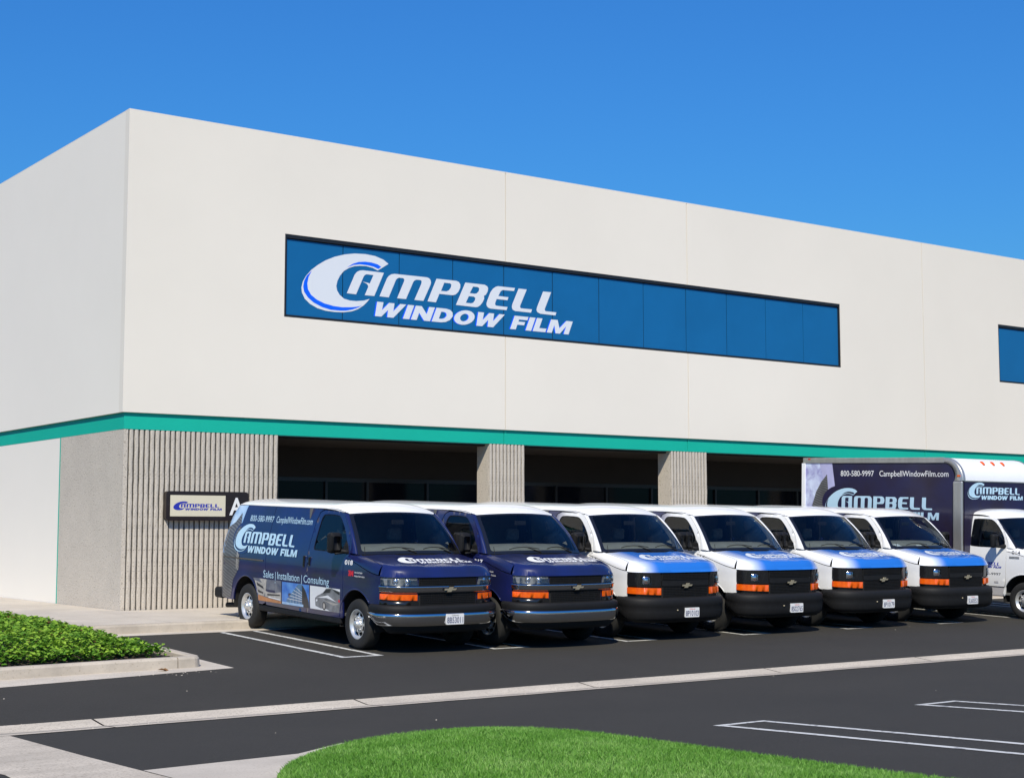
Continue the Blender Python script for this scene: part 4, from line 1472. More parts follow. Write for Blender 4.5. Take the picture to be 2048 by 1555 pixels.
        mesh_obj('pillar', v, f, body if fancy else 'white_paint', root, True)
        # wing patch under the pillar up to the door edge
        # drip rail
        mb = MB()
        mb.tube([(sg * (WH(2.075) * pr(u, 2.075) + .004), u, 2.070 - .045 * (1 - sstep(.7, 1.2, u))) for u in (.74, .85, 1.0, 1.3, 1.8, 2.4, 3.0, 3.6, 4.1, 4.35)], .009, 6)
        mb.obj('drip_rail', 'white_paint', root)
        # mirror
        mb = MB()
        cx = sg * 1.145
        pts = []
        mir = MB()
        for (yy, sx, sz) in ((.40, .060, .105), (.43, .095, .150), (.48, .102, .158), (.535, .098, .152), (.545, .090, .144)):
            pts.append([(cx + q[0], yy - .06, 1.565 + q[1]) for q in round_rect(-sx, -sz, sx, sz, min(sx, sz) * .45, 3)])
        n = len(pts[0])
        vv = [p for r_ in pts for p in r_]
        ff = [(i * n + k, i * n + (k + 1) % n, (i + 1) * n + (k + 1) % n, (i + 1) * n + k) for i in range(4) for k in range(n)] + [tuple(range(n)), tuple(range(4 * n, 5 * n))]
        mm = mesh_obj('mirror', vv, ff, 'black_plastic', root, True)
        ar = MB(); ar.tube([(sg * 1.10, .42, 1.45), (sg * .99, .36, 1.435), (sg * .93, .34, 1.43)], [.030, .032, .045], 8)
        ar.tube([(sg * 1.16, .37, 1.405), (sg * 1.02, .37, 1.415)], .016, 6)
        ar.obj('mirror_arm', 'black_plastic', root, True)
        tri_ = patch('mirror_base', [(.29, 1.40), (.50, 1.40), (.52, 1.46), (.43, 1.60), (.345, 1.52)], side_map(sg, .004), 'black_plastic', root, step=0, edge=.06, ref=(sg, 0, 0), flange=.015, fdir=fd)
        # wheel wells
        for (c, r_, nm) in ((AC, AR, 'wheel_well'), (RC, RR, 'wheel_well')):
            aa = arc_pts(c[0], c[1], r_ + .012, -10, 190, 16)
            v = [(sg * .955, p[0], p[1]) for p in aa] + [(sg * .60, p[0], p[1]) for p in aa]
            n = len(aa)
            f = [(i, i + 1, i + 1 + n, i + n) for i in range(n - 1)] + [tuple(range(n, 2 * n))]
            mesh_obj(nm, v, f, 'black_matt', root)
        # wheel arch lip
        for (c, r_) in ((AC, AR), (RC, RR)):
            a0, a1 = (6, 140) if c is AC else (6, 174)
            mb = MB()
            mb.tube([(sg * (width(p[0], p[1]) - .004), p[0], p[1]) for p in arc_pts(c[0], c[1], r_, a0, a1, 24)], .011, 6)
            mb.obj('arch_lip', body if (c is AC) else cargo, root, True)
        # rocker
        mb = MB()
        mb.box((sg * .93 - .035, .50, .335), (sg * .93 + .035, 3.24, .432))
        bevel(mb.obj('sill', 'black_plastic', root), .02)
        # rear lamp
        slab_on('tail_lamp', [(re(1.42) - .075, 1.42), (re(1.42) + .01, 1.42), (re(1.76) + .005, 1.76), (re(1.76) - .06, 1.76)], side_map(sg, -.01), side_map(sg, .010), 'red_lens', root, ref=(sg, 0, 0))
        make_wheel(root, sg * .845, 0.02, sg)
        make_wheel(root, sg * .845, WB, sg)
    # bonnet and wing tops from the same surface
    hd = lambda x, u: (x, u, hood_z(x, u))
    cowl = lambda x: -.145 + .17 * (x / .92) ** 2
    fr = []
    for k in range(-30, 31):
        s = ARC[-1] * k / 30
        x, u, _a, _b = plan_at(s)
        if u <= -.60: fr.append((x + _a * .018, u + _b * .018))
    hx = lambda u: .905 - .02 * sstep(-.6, .1, u)
    hood = fr + [(hx(-.6), -.602)] + [(hx(u), u) for u in (-.55, -.35, -.15, .0)] + [(.80, cowl(.80)), (.6, cowl(.6)), (.3, cowl(.3)), (0, cowl(0)), (-.3, cowl(.3)), (-.6, cowl(.6)), (-.80, cowl(.80))] + [(-hx(u), u) for u in (.0, -.15, -.35, -.55)] + [(-hx(-.6), -.602)]
    inner = []
    for q in (.985, .96, .92, .87, .81, .74):
        for p in fr:
            inner.append((p[0] * q, -.25 + (p[1] + .25) * q))
    outl = densify(hood, .05)
    pts = [p for p in inner if inside(p, outl) and not seg_near(p, [outl], .010)]
    for i in range(-9, 10):
        for j in range(14):
            p = (i * .085, -.72 + j * .055)
            if inside(p, outl) and not seg_near(p, [outl], .02): pts.append(p)
    for sg in (-1, 1):
        for j in range(14):
            for q in (.02, .05, .09):
                p = (sg * (hx(0) - q), -.60 + j * .05)
                if inside(p, outl) and not seg_near(p, [outl], .012): pts.append(p)
    v2, tr = cdt(outl, (), pts)
    tr = [t if (lambda a, b, c: (b[0] - a[0]) * (c[1] - a[1]) - (b[1] - a[1]) * (c[0] - a[0]))(v2[t[0]], v2[t[1]], v2[t[2]]) > 0 else (t[0], t[2], t[1]) for t in tr]
    mesh_obj('bonnet', [hd(*p) for p in v2], tr, 'navy' if fancy else 'hood_fade', root, True)
    for sg in (-1, 1):
        us = [-.595 + .05 * i for i in range(21)]
        v, f = [], []
        K = 9
        for u in us:
            xi = hx(u) + .004 if u < .03 else hx(.03) + .004
            if u > .05: xi = min(xi, .915) + .0
            xo = WH(h_base(u)) * (pf(u) if u < 0 else 1)
            for k in range(K):
                q = 1 - (1 - k / (K - 1)) ** 2.2
                x = xi + (xo * .9995 - xi) * q
                v.append((sg * x, u, hood_z(x, u)))
        n = len(us)
        for i in range(n - 1):
            for k in range(K - 1):
                a = i * K + k
                f.append((a, a + 1, a + K + 1, a + K) if sg > 0 else (a + K, a + K + 1, a + 1, a))
        mesh_obj('wing_top', v, f, body, root, True)
    # cowl
    v, f = [], []
    cs = [-1 + .1 * i for i in range(21)]
    for s in cs:
        e = ws_pt(s, 0.02)
        x = .90 * s
        c = cowl(x) + .004
        v += [(x, c - .012, hood_z(x, c) - .03), (x, c, hood_z(x, c) - .004), (x, (c + e.y) / 2, (hood_z(x, c) + e.z) / 2 - .022), (e.x, e.y + .01, e.z - .004)]
    for i in range(20):
        for k in range(3):
            f.append((i * 4 + k, (i + 1) * 4 + k, (i + 1) * 4 + k + 1, i * 4 + k + 1))
    mesh_obj('cowl', v, f, 'black_plastic', root, True)
    # windscreen and its black edge
    ns, nt_ = 20, 10
    v = [ws_pt(-.985 + 1.97 * i / ns, .02 + .955 * j / nt_) for j in range(nt_ + 1) for i in range(ns + 1)]
    f = [(j * (ns + 1) + i, j * (ns + 1) + i + 1, (j + 1) * (ns + 1) + i + 1, (j + 1) * (ns + 1) + i) for j in range(nt_) for i in range(ns)]
    wsn = mesh_obj('windscreen', v, f, 'windscreen', root, True)
    bo = densify([(-1.015, -.01), (1.015, -.01), (1.015, 1.0), (-1.015, 1.0)], .1)
    bi = densify(round_rect(-.945, .055, .945, .955, .05, 4), .1)
    v2, tr = cdt(bo, [bi])
    mesh_obj('screen_edge', [ws_pt(p[0], p[1], .003) for p in v2], tr, 'black_gloss', wsn, True)
    for (s0, s1) in ((-.62, -.02), (.16, .74)):
        mb = MB()
        mb.tube([ws_pt(s0 + (s1 - s0) * i / 8, .075 + .045 * math.sin(PI * (i / 8) ** .8), .014) for i in range(9)], .007, 5)
        mb.tube([ws_pt(s1 + .02, .0, .012), ws_pt((s0 + s1) / 2 + .06, .10, .022)], .008, 5)
        mb.obj('wiper', 'black_matt', root)
    mb = MB(); mb.tube([(-.855, -.02, 1.35), (-.857, .02, 1.52)], .005, 5)
    mb.obj('aerial', 'black_matt', root)
    # roof
    NU, NX = 60, 24
    v, f = [], []
    for i in range(NU + 1):
        q = i / NU
        for j in range(NX + 1):
            a = -1 + 2 * j / NX
            sx_ = math.copysign(1 - (1 - abs(a)) ** 1.7, a)
            xs_ = WH(2.075) * sx_
            s = max(-1.02, min(1.02, xs_ / .770))
            u0 = ws_pt(s, 1.0).y
            if abs(xs_) > .770: u0 += (abs(xs_) - .770) * 1.2
            u1 = u_rear(2.1) - .03
            u = u0 + (u1 - u0) * (q ** 1.6)
            x = xs_ * pr(u, 2.09)
            v.append((x, u, roof_z(x, u)))
    w_ = NX + 1
    for i in range(NU):
        for j in range(NX):
            f.append((i * w_ + j, i * w_ + j + 1, (i + 1) * w_ + j + 1, (i + 1) * w_ + j))
    mesh_obj('roof', v, f, 'white_paint', root, True)
    # header over the door, linking roof edge and pillar
    # rear doors
    v, f = [], []
    NXr, NH = 20, 16
    for j in range(NH + 1):
        h = .46 + (2.09 - .46) * j / NH
        for i in range(NXr + 1):
            a = -1 + 2 * i / NXr
            wmax = WH(h) * pr(u_rear(h) - .5 + .5 * .93, h)
            x = wmax * a
            r_ = abs(x) / WH(h)
            t = max(0.0, 1 - r_ ** (1 / .30)) ** .2
            v.append((x, u_rear(h) - .5 + .5 * t, h))
    for j in range(NH):
        for i in range(NXr):
            f.append((j * (NXr + 1) + i, (j + 1) * (NXr + 1) + i, (j + 1) * (NXr + 1) + i + 1, j * (NXr + 1) + i + 1))
    mesh_obj('rear_door', v, f, cargo, root, True)
    mb = MB(); mb.box((-.95, 4.72, .43), (.95, 5.03, .62))
    bevel(mb.obj('rear_bumper', 'black_plastic', root), .05, 3)
    # under body
    mb = MB(); mb.box((-.60, -.80, .30), (.60, 4.7, .46)).box((-.90, .56, .36), (.90, 3.15, .46))
    mb.tube([(-.85, WB, .37), (.85, WB, .37)], .05, 8); mb.tube([(-.85, 0, .37), (.85, 0, .37)], .045, 8)
    mb.obj('chassis', 'black_matt', root)
    mb = MB(); mb.tube([(-.70, 3.9, .34), (-.74, 4.5, .33), (-.80, 4.78, .31)], .045, 10)
    mb.obj('exhaust', 'black_plastic', root, True)
    # cabin
    mb = MB(); mb.box((-.90, .10, .46), (.90, 1.75, .50)); mb.box((-.86, 1.72, .5), (.86, 1.75, 2.06))
    mb.obj('cabin_floor', 'interior', root)
    v, f = [], []
    for i in range(11):
        x = -.88 + 1.76 * i / 10
        c = .05 + .10 * (x / .88) ** 2
        v += [(x, c, 1.37), (x, c + .28, 1.475), (x, c + .46, 1.545 - .02 * (x / .88) ** 2), (x, c + .54, 1.47), (x, c + .5, .8)]
    for i in range(10):
        for k in range(4): f.append((i * 5 + k, (i + 1) * 5 + k, (i + 1) * 5 + k + 1, i * 5 + k + 1))
    mesh_obj('dashboard', v, f, 'dash', root, True)
    for sx_ in (-.46, .46):
        mb = MB(); mb.box((sx_ - .25, .75, .78), (sx_ + .25, 1.28, .95)); mb.box((sx_ - .25, 1.22, .92), (sx_ + .25, 1.40, 1.52)); mb.box((sx_ - .13, 1.28, 1.56), (sx_ + .13, 1.38, 1.76)); mb.box((sx_ - .2, .8, .5), (sx_ + .2, 1.25, .78))
        bevel(mb.obj('seat', 'fabric', root), .05, 3)
    mb = MB()
    mb.tube([(.46 + .19 * math.cos(2 * PI * k / 16), .74 + .09 * math.sin(2 * PI * k / 16), 1.40 + .17 * math.sin(2 * PI * k / 16)) for k in range(17)], .016, 6)
    mb.tube([(.46, .62, 1.40), (.46, .50, 1.30)], .03, 6)
    mb.obj('steering_wheel', 'black_plastic', root)
    mb = MB(); mb.box((-.09, .50, 1.84), (.13, .53, 1.91)); bevel(mb.obj('inner_mirror', 'black_plastic', root), .01)

def dish(parent, s, h, R_, off=.018, depth=.016, sq=1.0, mat='lamp_silver'):
    """hollow bright reflector facing out of the nose"""
    x, u, nx_, nu = plan_at(s)
    vv, ff = [], []
    tx, tu = -nu, nx_
    for k in range(7):
        q = 1 - k / 6
        for m_ in range(20):
            a = 2 * PI * m_ / 20
            e = 1.0 / max(abs(math.cos(a)), abs(math.sin(a))) if sq > 1 else 1.0
            rr_ = R_ * q * (1 + (e - 1) * .75 * q)
            dep = depth * (1 - q * q)
            vv.append((x + tx * rr_ * math.cos(a) + nx_ * (off + dep), u + tu * rr_ * math.cos(a) + nu * (off + dep), h + rr_ * math.sin(a)))
    for k in range(6):
        for m_ in range(20):
            ff.append((k * 20 + m_, k * 20 + (m_ + 1) % 20, (k + 1) * 20 + (m_ + 1) % 20, (k + 1) * 20 + m_))
    return mesh_obj('reflector', vv, ff, mat, parent, True)

def build_nose(root, fancy):
    body = 'navy' if fancy else 'black_gloss'
    se = s_of_u(-.635)
    shl = s_of_x(.525)             # inner edge of the lamp
    so = s_of_u(-.662)            # outer edge of the lamp
    smap = nose_map
    # base panel behind everything
    patch('nose_panel', [(-se, .70), (se, .70), (se, 1.118), (-se, 1.118)], nose_map(-.012), 'navy' if fancy else 'black_gloss', root, step=.12, edge=.05, ref=(0, -1, 0))
    # grille openings
    def mesh_grille(name, s0, s1, h0, h1, off, pitch):
        mb = MB()
        fm = nose_map(off)
        n = int((s1 - s0) / pitch)
        k = int((h1 - h0) / (pitch * .8))
        for i in range(n + 1):
            a = s0 + (s1 - s0) * i / n
            mb.tube([fm(a, h0), fm(a, h1)], .0045, 4)
        for j in range(k + 1):
            h = h0 + (h1 - h0) * j / k
            mb.tube([fm(s0 + (s1 - s0) * i / 14, h) for i in range(15)], .0045, 4)
        return mb.obj(name, 'black_plastic', root)
    gx = shl - .015
    back = patch('grille_recess', [(-gx, .71), (gx, .71), (gx, 1.112), (-gx, 1.112)], nose_map(-.008), 'black_matt', root, step=.15, edge=.06, ref=(0, -1, 0))
    mesh_grille('grille', -gx + .01, gx - .01, 1.0, 1.105, .004, .030)
    mesh_grille('grille', -gx + .03, gx - .03, .725, .885, .004, .030)
    # frame round the grille
    def bar(name, s0, s1, h0, h1, off, mat, o0=-.01, bev=.0):
        o = slab_on(name, [(s0, h0), (s1, h0), (s1, h1), (s0, h1)], nose_map(o0), nose_map(off), mat, root, edge=.05)
        return o
    if fancy:
        # bright bar right across, with its upper bead
        v, f = [], []
        prof = [(.888, .0), (.893, .022), (.93, .030), (.962, .034), (.975, .040), (.985, .034), (.990, .0)]
        NS = 40
        so_ = so + .02
        for i in range(NS + 1):
            s = -so_ + 2 * so_ * i / NS
            for h, o_ in prof: v.append(nose_map(o_)(s, h))
        n = len(prof)
        for i in range(NS):
            for k in range(n - 1): f.append((i * n + k, (i + 1) * n + k, (i + 1) * n + k + 1, i * n + k + 1))
        mesh_obj('chrome_bar', v, f, 'chrome', root, True)
        v2 = [(p[0], p[1] + .937) for p in bowtie(1.15)]
        em = slab_on('emblem', v2, nose_map(.02), nose_map(.046), 'black_gloss', root, edge=.03)
        slab_on('emblem_face', [(p[0] * .86, .937 + (p[1] - .937) * .74) for p in v2], nose_map(.04), nose_map(.052), 'bowtie', em, edge=.03)
        for sg in (-1, 1):
            hb = patch('headlamp', [(sg * shl, 1.0), (sg * so, 1.0), (sg * so, 1.112), (sg * (shl + .03), 1.110)], nose_map(-.004), 'lamp_bowl', root, step=.06, edge=.04, ref=(0, -1, 0))
            for q in (.40, .72):
                s = so + (shl - so) * q
                dish(hb, sg * s, 1.056, .046, off=.0, depth=.022)
            le = slab_on('lens', [(sg * shl, 1.0), (sg * so, 1.0), (sg * so, 1.112), (sg * (shl + .03), 1.110)], nose_map(.0), nose_map(.026), 'lens', hb, edge=.04)
            mk_ = slab_on('marker_lamp', [(sg * (shl + .012), .782), (sg * (so + .008), .792), (sg * (so + .008), .872), (sg * (shl + .012), .870)], nose_map(.0), nose_map(.024), 'amber', root, edge=.04)
            for e in range(1, 6):
                s = shl + .02 + (so - shl) * e / 6
                lb = slab_on('lens_rib', [(sg * s, .79), (sg * (s + .006), .79), (sg * (s + .006), .866), (sg * s, .866)], nose_map(.02), nose_map(.027), 'amber', mk_, edge=.05)
            slab_on('lamp_surround', [(sg * (shl - .01), .715), (sg * (so + .02), .722), (sg * (so + .02), .780), (sg * (shl - .01), .770)], nose_map(-.006), nose_map(.012), 'black_gloss', root, edge=.05)
    else:
        v2 = [(p[0], p[1] + .90) for p in bowtie(1.15)]
        em = slab_on('emblem', v2, nose_map(.006), nose_map(.028), 'black_gloss', root, edge=.03)
        slab_on('emblem_face', [(p[0] * .88, .90 + (p[1] - .90) * .78) for p in v2], nose_map(.02), nose_map(.034), 'bowtie', em, edge=.03)
        # black surround as a rounded frame
        for sg in (-1, 1):
            bez = slab_on('lamp_bezel', [(sg * shl, .888), (sg * (so - .0), .888), (sg * (so + .018), .92), (sg * (so + .018), 1.085), (sg * (so - .01), 1.113), (sg * (shl + .03), 1.113)], nose_map(-.008), nose_map(.012), 'black_gloss', root, edge=.04)
            s0, s1 = shl + .17 * (so - shl), shl + .58 * (so - shl)
            s0, s1 = shl + .185, shl + .355
            hl = slab_on('headlamp', [(sg * p[0], p[1]) for p in round_rect(s0, .915, s1, 1.062, .022)], nose_map(.0), nose_map(.006), 'lamp_bowl', root, edge=.03)
            dish(hl, sg * (s0 + s1) / 2, .988, .062, off=.008, depth=.024, sq=1.2)
            lc = slab_on('lens', [(sg * p[0], p[1]) for p in round_rect(s0 + .006, .921, s1 - .006, 1.056, .02)], nose_map(.012), nose_map(.036), 'lens', hl, edge=.03)
            mk_ = slab_on('marker_lamp', [(sg * (shl + .008), .752), (sg * (so + .012), .768), (sg * (so + .012), .868), (sg * (shl + .008), .862)], nose_map(.0), nose_map(.022), 'amber', root, edge=.04)
            for e in range(1, 6):
                s = shl + .02 + (so - shl) * e / 6
                slab_on('lens_rib', [(sg * s, .765), (sg * (s + .006), .765), (sg * (s + .006), .858), (sg * s, .858)], nose_map(.018), nose_map(.025), 'amber', mk_, edge=.05)
        bar('grille_bar', -gx, gx, 1.0 - .105, .905 + .075, .010, 'black_plastic')
    # bumper: one sweep round the nose to the wheel arch
    so2 = ARC[-1]
    sb = s_of_u(-.44)
    def sweep(name, prof, mat, s_end=sb, NS=48, smooth=True):
        v, f = [], []
        n = len(prof)
        for i in range(NS + 1):
            s = -s_end + 2 * s_end * i / NS
            tk = sstep(.80, 1.0, abs(s) / s_end)
            for o_, h in prof: v.append(nose_map(o_ * (1 - .25 * tk) - .02 * tk)(s, h + (.11 * tk * max(0, min(1, (.60 - h) / .2)))))
        for i in range(NS):
            for k in range(n - 1): f.append((i * n + k, (i + 1) * n + k, (i + 1) * n + k + 1, i * n + k + 1))
        f.append(tuple(range(n))); f.append(tuple(reversed(range(NS * n, NS * n + n))))
        return mesh_obj(name, v, f, mat, root, smooth)
    if fancy:
        sweep('bumper_pad', [(-.03, .715), (.05, .712), (.085, .700), (.098, .675), (.100, .610), (.09, .592), (.03, .590)], 'black_plastic')
        sweep('chrome_bumper', [(.03, .594), (.100, .594), (.112, .582), (.114, .555), (.104, .48), (.086, .425), (.05, .408), (.0, .405)], 'chrome')
        sweep('valance', [(.06, .41), (.02, .36), (-.05, .30), (-.15, .29)], 'black_matt', s_end=sb * .9)
    else:
        sweep('bumper', [(-.03, .712), (.04, .71), (.078, .697), (.098, .66), (.104, .575), (.098, .565), (.100, .48), (.088, .39), (.06, .335), (.0, .32)], 'black_plastic')
        sweep('valance', [(.04, .335), (.0, .30), (-.15, .29)], 'black_matt', s_end=sb * .9)
        mb = MB()
        for sx_ in (-.27,):
            x, u, nx_, nu = plan_at(sx_)
            mb.tube([(x, u - .09, .505), (x, u - .118, .505)], .012, 8)
        mb.obj('tow_bolt', 'bowtie', root, True)

def plate(root, text, fancy, tone='plate_ink'):
    h0 = .43 if fancy else .385
    cx = .045
    off = .122 if fancy else .112
    fm = lambda s, h: nose_dmap(s, h, off)
    w = .155
    pl = slab_on('licence_plate', round_rect(cx - w, h0, cx + w, h0 + .155, .012), lambda s, h: nose_dmap(s, h, off - .02), lambda s, h: nose_dmap(s, h, off), 'plate_white', root, edge=.06)
    tv, tf = fit_text(text, cx - w * .90, cx + w * .90, h0 + .022, h0 + .108, bold=.012)
    lay = [((tv, tf), tone)]
    tv, tf = fit_text('California', cx - .06, cx + .06, h0 + .122, h0 + .145)
    lay.append(((tv, tf), 'decal_red' if not fancy else 'decal_black', 0))
    decal('plate_lettering', lay, lambda s, h, o_: nose_dmap(s, h, off + o_), pl, off=.0015, doff=0)
    return pl

def sd(sg, off0=0.0):
    return lambda u, h, o_: (sg * (width(u, h) + o_ + off0), u, h)

def side_graphics(root, pale='decal_pale', pictures=True):
    """printed wrap on the passenger side"""
    sg = -1
    mp = sd(sg)
    # sky and tower at the back
    re = lambda h: u_rear(h) - .5 + .5 * .91
    sky = [(re(h), h) for h in (1.25, 1.35, 1.5, 1.7, 1.85, 2.0, 2.05)] + [(4.02, 2.06), (4.10, 1.75), (4.2, 1.4), (4.3, 1.2)]
    tower = [(re(h) - .03 - .10 * max(0, h - 1.25), h) for h in (.47, .7, .9, 1.05, 1.2, 1.35, 1.5, 1.62)] + [(4.36, 1.76), (4.17, 1.93), (4.10, 1.70), (4.0, 1.35), (3.95, 1.1), (4.05, .92), (4.2, .78), (4.24, .6), (4.3, .47)]
    decal('printed_tower', [(sky, 'pr_sky', 0), (tower, 'pr_tower', 1), ([(4.09, .98), (4.06, 1.30), (4.035, 1.30), (4.06, .98)], 'pr_stone', 2), ([(4.03, .96), (4.015, 1.22), (3.995, 1.22), (4.005, .96)], 'pr_stone', 2)], mp, root, off=.003, step=.10, edge=.06)
    # logo: pale crescent and letters, dark halo behind the crescent
    L_ = 4.22 - 2.02
    sx_ = L_ / 6.46
    base = 1.275
    vs_ = .375
    halo = [(x + (-.09 if x < 1 else .05), y) for x, y in [tuple(p) for p in LOGO['cw']]]
    def tr_(p): return (4.24 - p[0] * sx_, base + p[1] * vs_)
    lay = []
    cwp = [tuple(p) for p in LOGO['cw']]
    hal = ell(.95, .64, 1.12, .74, 26)
    lay.append(([tr_(p) for p in hal], 'navy', 0))
    for l in logo_layers(pale, 'navy', upright=True):
        poly = l[0]
        if isinstance(poly, dict):
            poly = {'outer': [tr_(p) for p in poly['outer']], 'holes': [[tr_(p) for p in h] for h in poly['holes']]}
        else:
            poly = [tr_(p) for p in poly]
        lay.append((poly, l[1], l[2] + 1))
    decal('side_logo', lay, mp, root, off=.0055, edge=.08)
    for t, ua, ub, ha, hb in (('800-580-9997', 3.82, 2.96, 1.80, 1.90), ('CampbellWindowFilm.com', 2.86, 1.62, 1.80, 1.905), ('Sales', 3.06, 2.69, .895, 1.012), ('|', 2.635, 2.62, .87, 1.01), ('Installation', 2.56, 1.80, .895, 1.012), ('|', 1.735, 1.72, .87, 1.01), ('Consulting', 1.66, .84, .895, 1.012)):
        tv, tf = fit_text(t, 0, 1, ha, hb, bold=.003)
        decal('side_lettering', [(([(ua + (ub - ua) * p[0], p[1]) for p in tv], tf), pale, 0)], mp, root, off=.003)
    if not pictures:
        return
    a = [(3.34, .505), (2.415, .505), (2.415, .868), (3.45, .868), (3.40, .80)]
    def quad(u0, h0, u1, h1): return [(u0, h0), (u1, h0), (u1, h1), (u0, h1)]
    lay = [([(3.235, .505), (2.415, .505), (2.415, .868), (3.43, .868), (3.30, .76)], 'pr_storm', 0),
           ([(3.235, .505), (2.415, .505), (2.415, .54), (2.9, .565), (3.24, .60)], 'pr_orange', 1),
           ([(3.38, .85), (3.30, .72), (3.22, .60), (3.02, .585), (2.95, .70), (2.94, .868), (3.2, .868), (3.1, .80), (3.36, .83)], 'pr_stone', 1),
           ([(2.98, .68), (2.85, .66), (2.62, .66), (2.42, .69), (2.415, .66), (2.415, .545), (2.98, .585)], 'pr_stone', 2),
           ([(3.30, .80), (3.05, .74), (3.03, .70), (3.27, .75)], 'pr_dark', 2), ([(3.24, .68), (3.05, .65), (3.05, .62), (3.23, .64)], 'pr_dark', 2),
           ([(2.90, .635), (2.45, .645), (2.45, .625), (2.90, .605)], 'pr_dark', 3), ([(2.86, .59), (2.45, .57), (2.45, .555), (2.86, .572)], 'pr_white', 3)]
    decal('printed_picture', lay, mp, root, off=.003, doff=.0008, edge=.12)
    lay = [(quad(2.385, .505, 1.47, .862), 'pr_skyd', 0),
           ([(2.25, .56), (1.83, .855), (1.70, .855), (1.70, .505), (2.05, .52)], 'pr_glassy', 1),
           ([(1.70, .855), (1.58, .76), (1.48, .60), (1.47, .505), (1.70, .505)], 'pr_dark', 1),
           (quad(2.38, .507, 1.66, .545), 'pr_sky', 2)]
    for k in range(5):
        t = (k + 1) / 6
        lay.append(([(2.25 - .42 * t + .008, .56 + .295 * t), (1.70, .56 + .20 * t), (1.70, .552 + .20 * t), (2.25 - .42 * t + .008, .552 + .295 * t)], 'pr_white', 2))
    for k in range(4):
        u = 2.1 - .1 * k
        lay.append(([(u, .54), (u - .006, .54), (u - .006, .60 + .06 * k), (u, .60 + .06 * k)], 'pr_white', 2))
    decal('printed_picture', lay, mp, root, off=.003, doff=.0008, edge=.12)
    lay = [([(1.435, .505), (.49, .505), (.49, .86), (1.44, .86)], 'pr_white', 0),
           ([(1.26, .56), (1.27, .64), (1.22, .71), (1.02, .775), (.92, .845), (.75, .858), (.49, .82), (.49, .507), (.8, .507), (.9, .53), (1.02, .53), (1.1, .53)], 'pr_grey', 1),
           ([(1.02, .765), (.92, .835), (.77, .845), (.80, .79)], 'pr_dark', 2),
           ([(.72, .845), (.50, .815), (.50, .77), (.62, .80)], 'pr_dark', 2),
           ([(1.20, .69), (.86, .745), (.60, .66), (.90, .70)], 'pr_white', 2),
           ([(.98, .66), (.70, .60), (.52, .63), (.72, .64)], 'pr_stone', 2),
           (ell(.985, .575, .055, .065, 14), 'pr_dark', 2), (ell(.985, .575, .035, .045, 12), 'pr_stone', 3),
           ([(1.24, .62), (1.19, .64), (1.19, .66), (1.24, .66)], 'pr_white', 2),
           ([(.545, .665), (.49, .66), (.49, .70), (.53, .70)], 'decal_red', 2)]
    decal('printed_picture', lay, mp, root, off=.003, doff=.0008, edge=.12)

def van_lettering(root, number, fancy):
    """unit number, dealer mark and bonnet logo"""
    mp = sd(-1)
    nc = 'letter_white' if fancy else 'decal_black'
    tv, tf = fit_text(number, 0, 1, 1.235, 1.305, bold=.03 if fancy else .0)
    decal('unit_number', [(([(.37 - .24 * p[0], p[1] + .01) for p in tv], tf), nc)], mp, root, off=.004)
    lay = []
    if fancy:
        tv, tf = fit_text('3M', 0, 1, 1.085, 1.165, bold=.06)
        lay.append((([(.24 - .15 * p[0], p[1]) for p in tv], tf), 'decal_red', 0))
    for k, t in enumerate(('Authorized Dealer', 'Window Film Products')):
        tv, tf = fit_text(t, 0, 1, 1.13 - .055 * k, 1.155 - .055 * k, bold=.01)
        L_ = (.24, .30)[k]
        lay.append((([(.06 - L_ * p[0], p[1]) for p in tv], tf), 'letter_white' if fancy else 'decal_grey', 0))
    decal('dealer_mark', lay, mp, root, off=.004)

def bonnet_logo(root, white):
    W_ = 1.24
    s = W_ / 6.93
    hm = lambda x, y, o_: ((x - 3.45) * s + .015, -.705 + y * .30, hood_z((x - 3.45) * s + .015, -.705 + y * .30) + o_)
    decal('bonnet_logo', logo_layers(white, None), hm, root, off=.004, edge=.15)

def build_van(fancy):
    root = empty('cargo_van')
    build_body(root, fancy)
    build_nose(root, fancy)
    side_graphics(root, 'decal_pale', pictures=True)
    bonnet_logo(root, 'letter_white' if fancy else 'decal_white')
    return root

def copy_thing(src):
    dst = src.copy(); COL.objects.link(dst)
    for ch in list(src.children):
        c = ch.copy(); COL.objects.link(c); c.parent = dst
        for g_ in list(ch.children):
            d = g_.copy(); COL.objects.link(d); d.parent = c
    return dst

GV = 'company vans parked in a row before the building'
specs = [  # x, y, fancy, number, plate, label
    (12.485, WY, True, '018', '8B53011', 'dark blue wrapped van with unit number 018, nearest the ribbed wall'),
    (14.66, WY - .28, True, '017', None, 'dark blue van with bright grille and no licence plate, second from the left'),
    (17.14, WY - .08, False, '016', '8P10103', 'white van numbered 016 with blue bonnet, beside the plateless dark blue van'),
    (19.59, WY - .08, False, '015', '8S02765', 'white van numbered 015 with blue bonnet, fourth van from the left'),
    (22.05, WY - .05, False, '020', '8P10179', 'white van numbered 020 with blue bonnet, next but one to the box truck'),
    (24.51, WY - .03, False, '019', '5L60552', 'white van with papers on its dashboard, parked right beside the box truck'),
]
protos = {}
vans = []
for (x, y, fancy, num, pl_, lab) in specs:
    if fancy not in protos:
        protos[fancy] = build_van(fancy)
        vans.append(protos[fancy])
    else:
        vans.append(copy_thing(protos[fancy]))
for o, (x, y, fancy, num, pl_, lab) in zip(vans, specs):
    o.location = (x, y, gz(y))
    o.rotation_euler = (math.atan(SLOPE), 0, {'017': .007, '016': -.006, '015': .006, '020': -.004, '019': .005}.get(num, 0))
    van_lettering(o, num, fancy)
    if pl_: plate(o, pl_, fancy)
    tag(o, lab, 'van', GV)

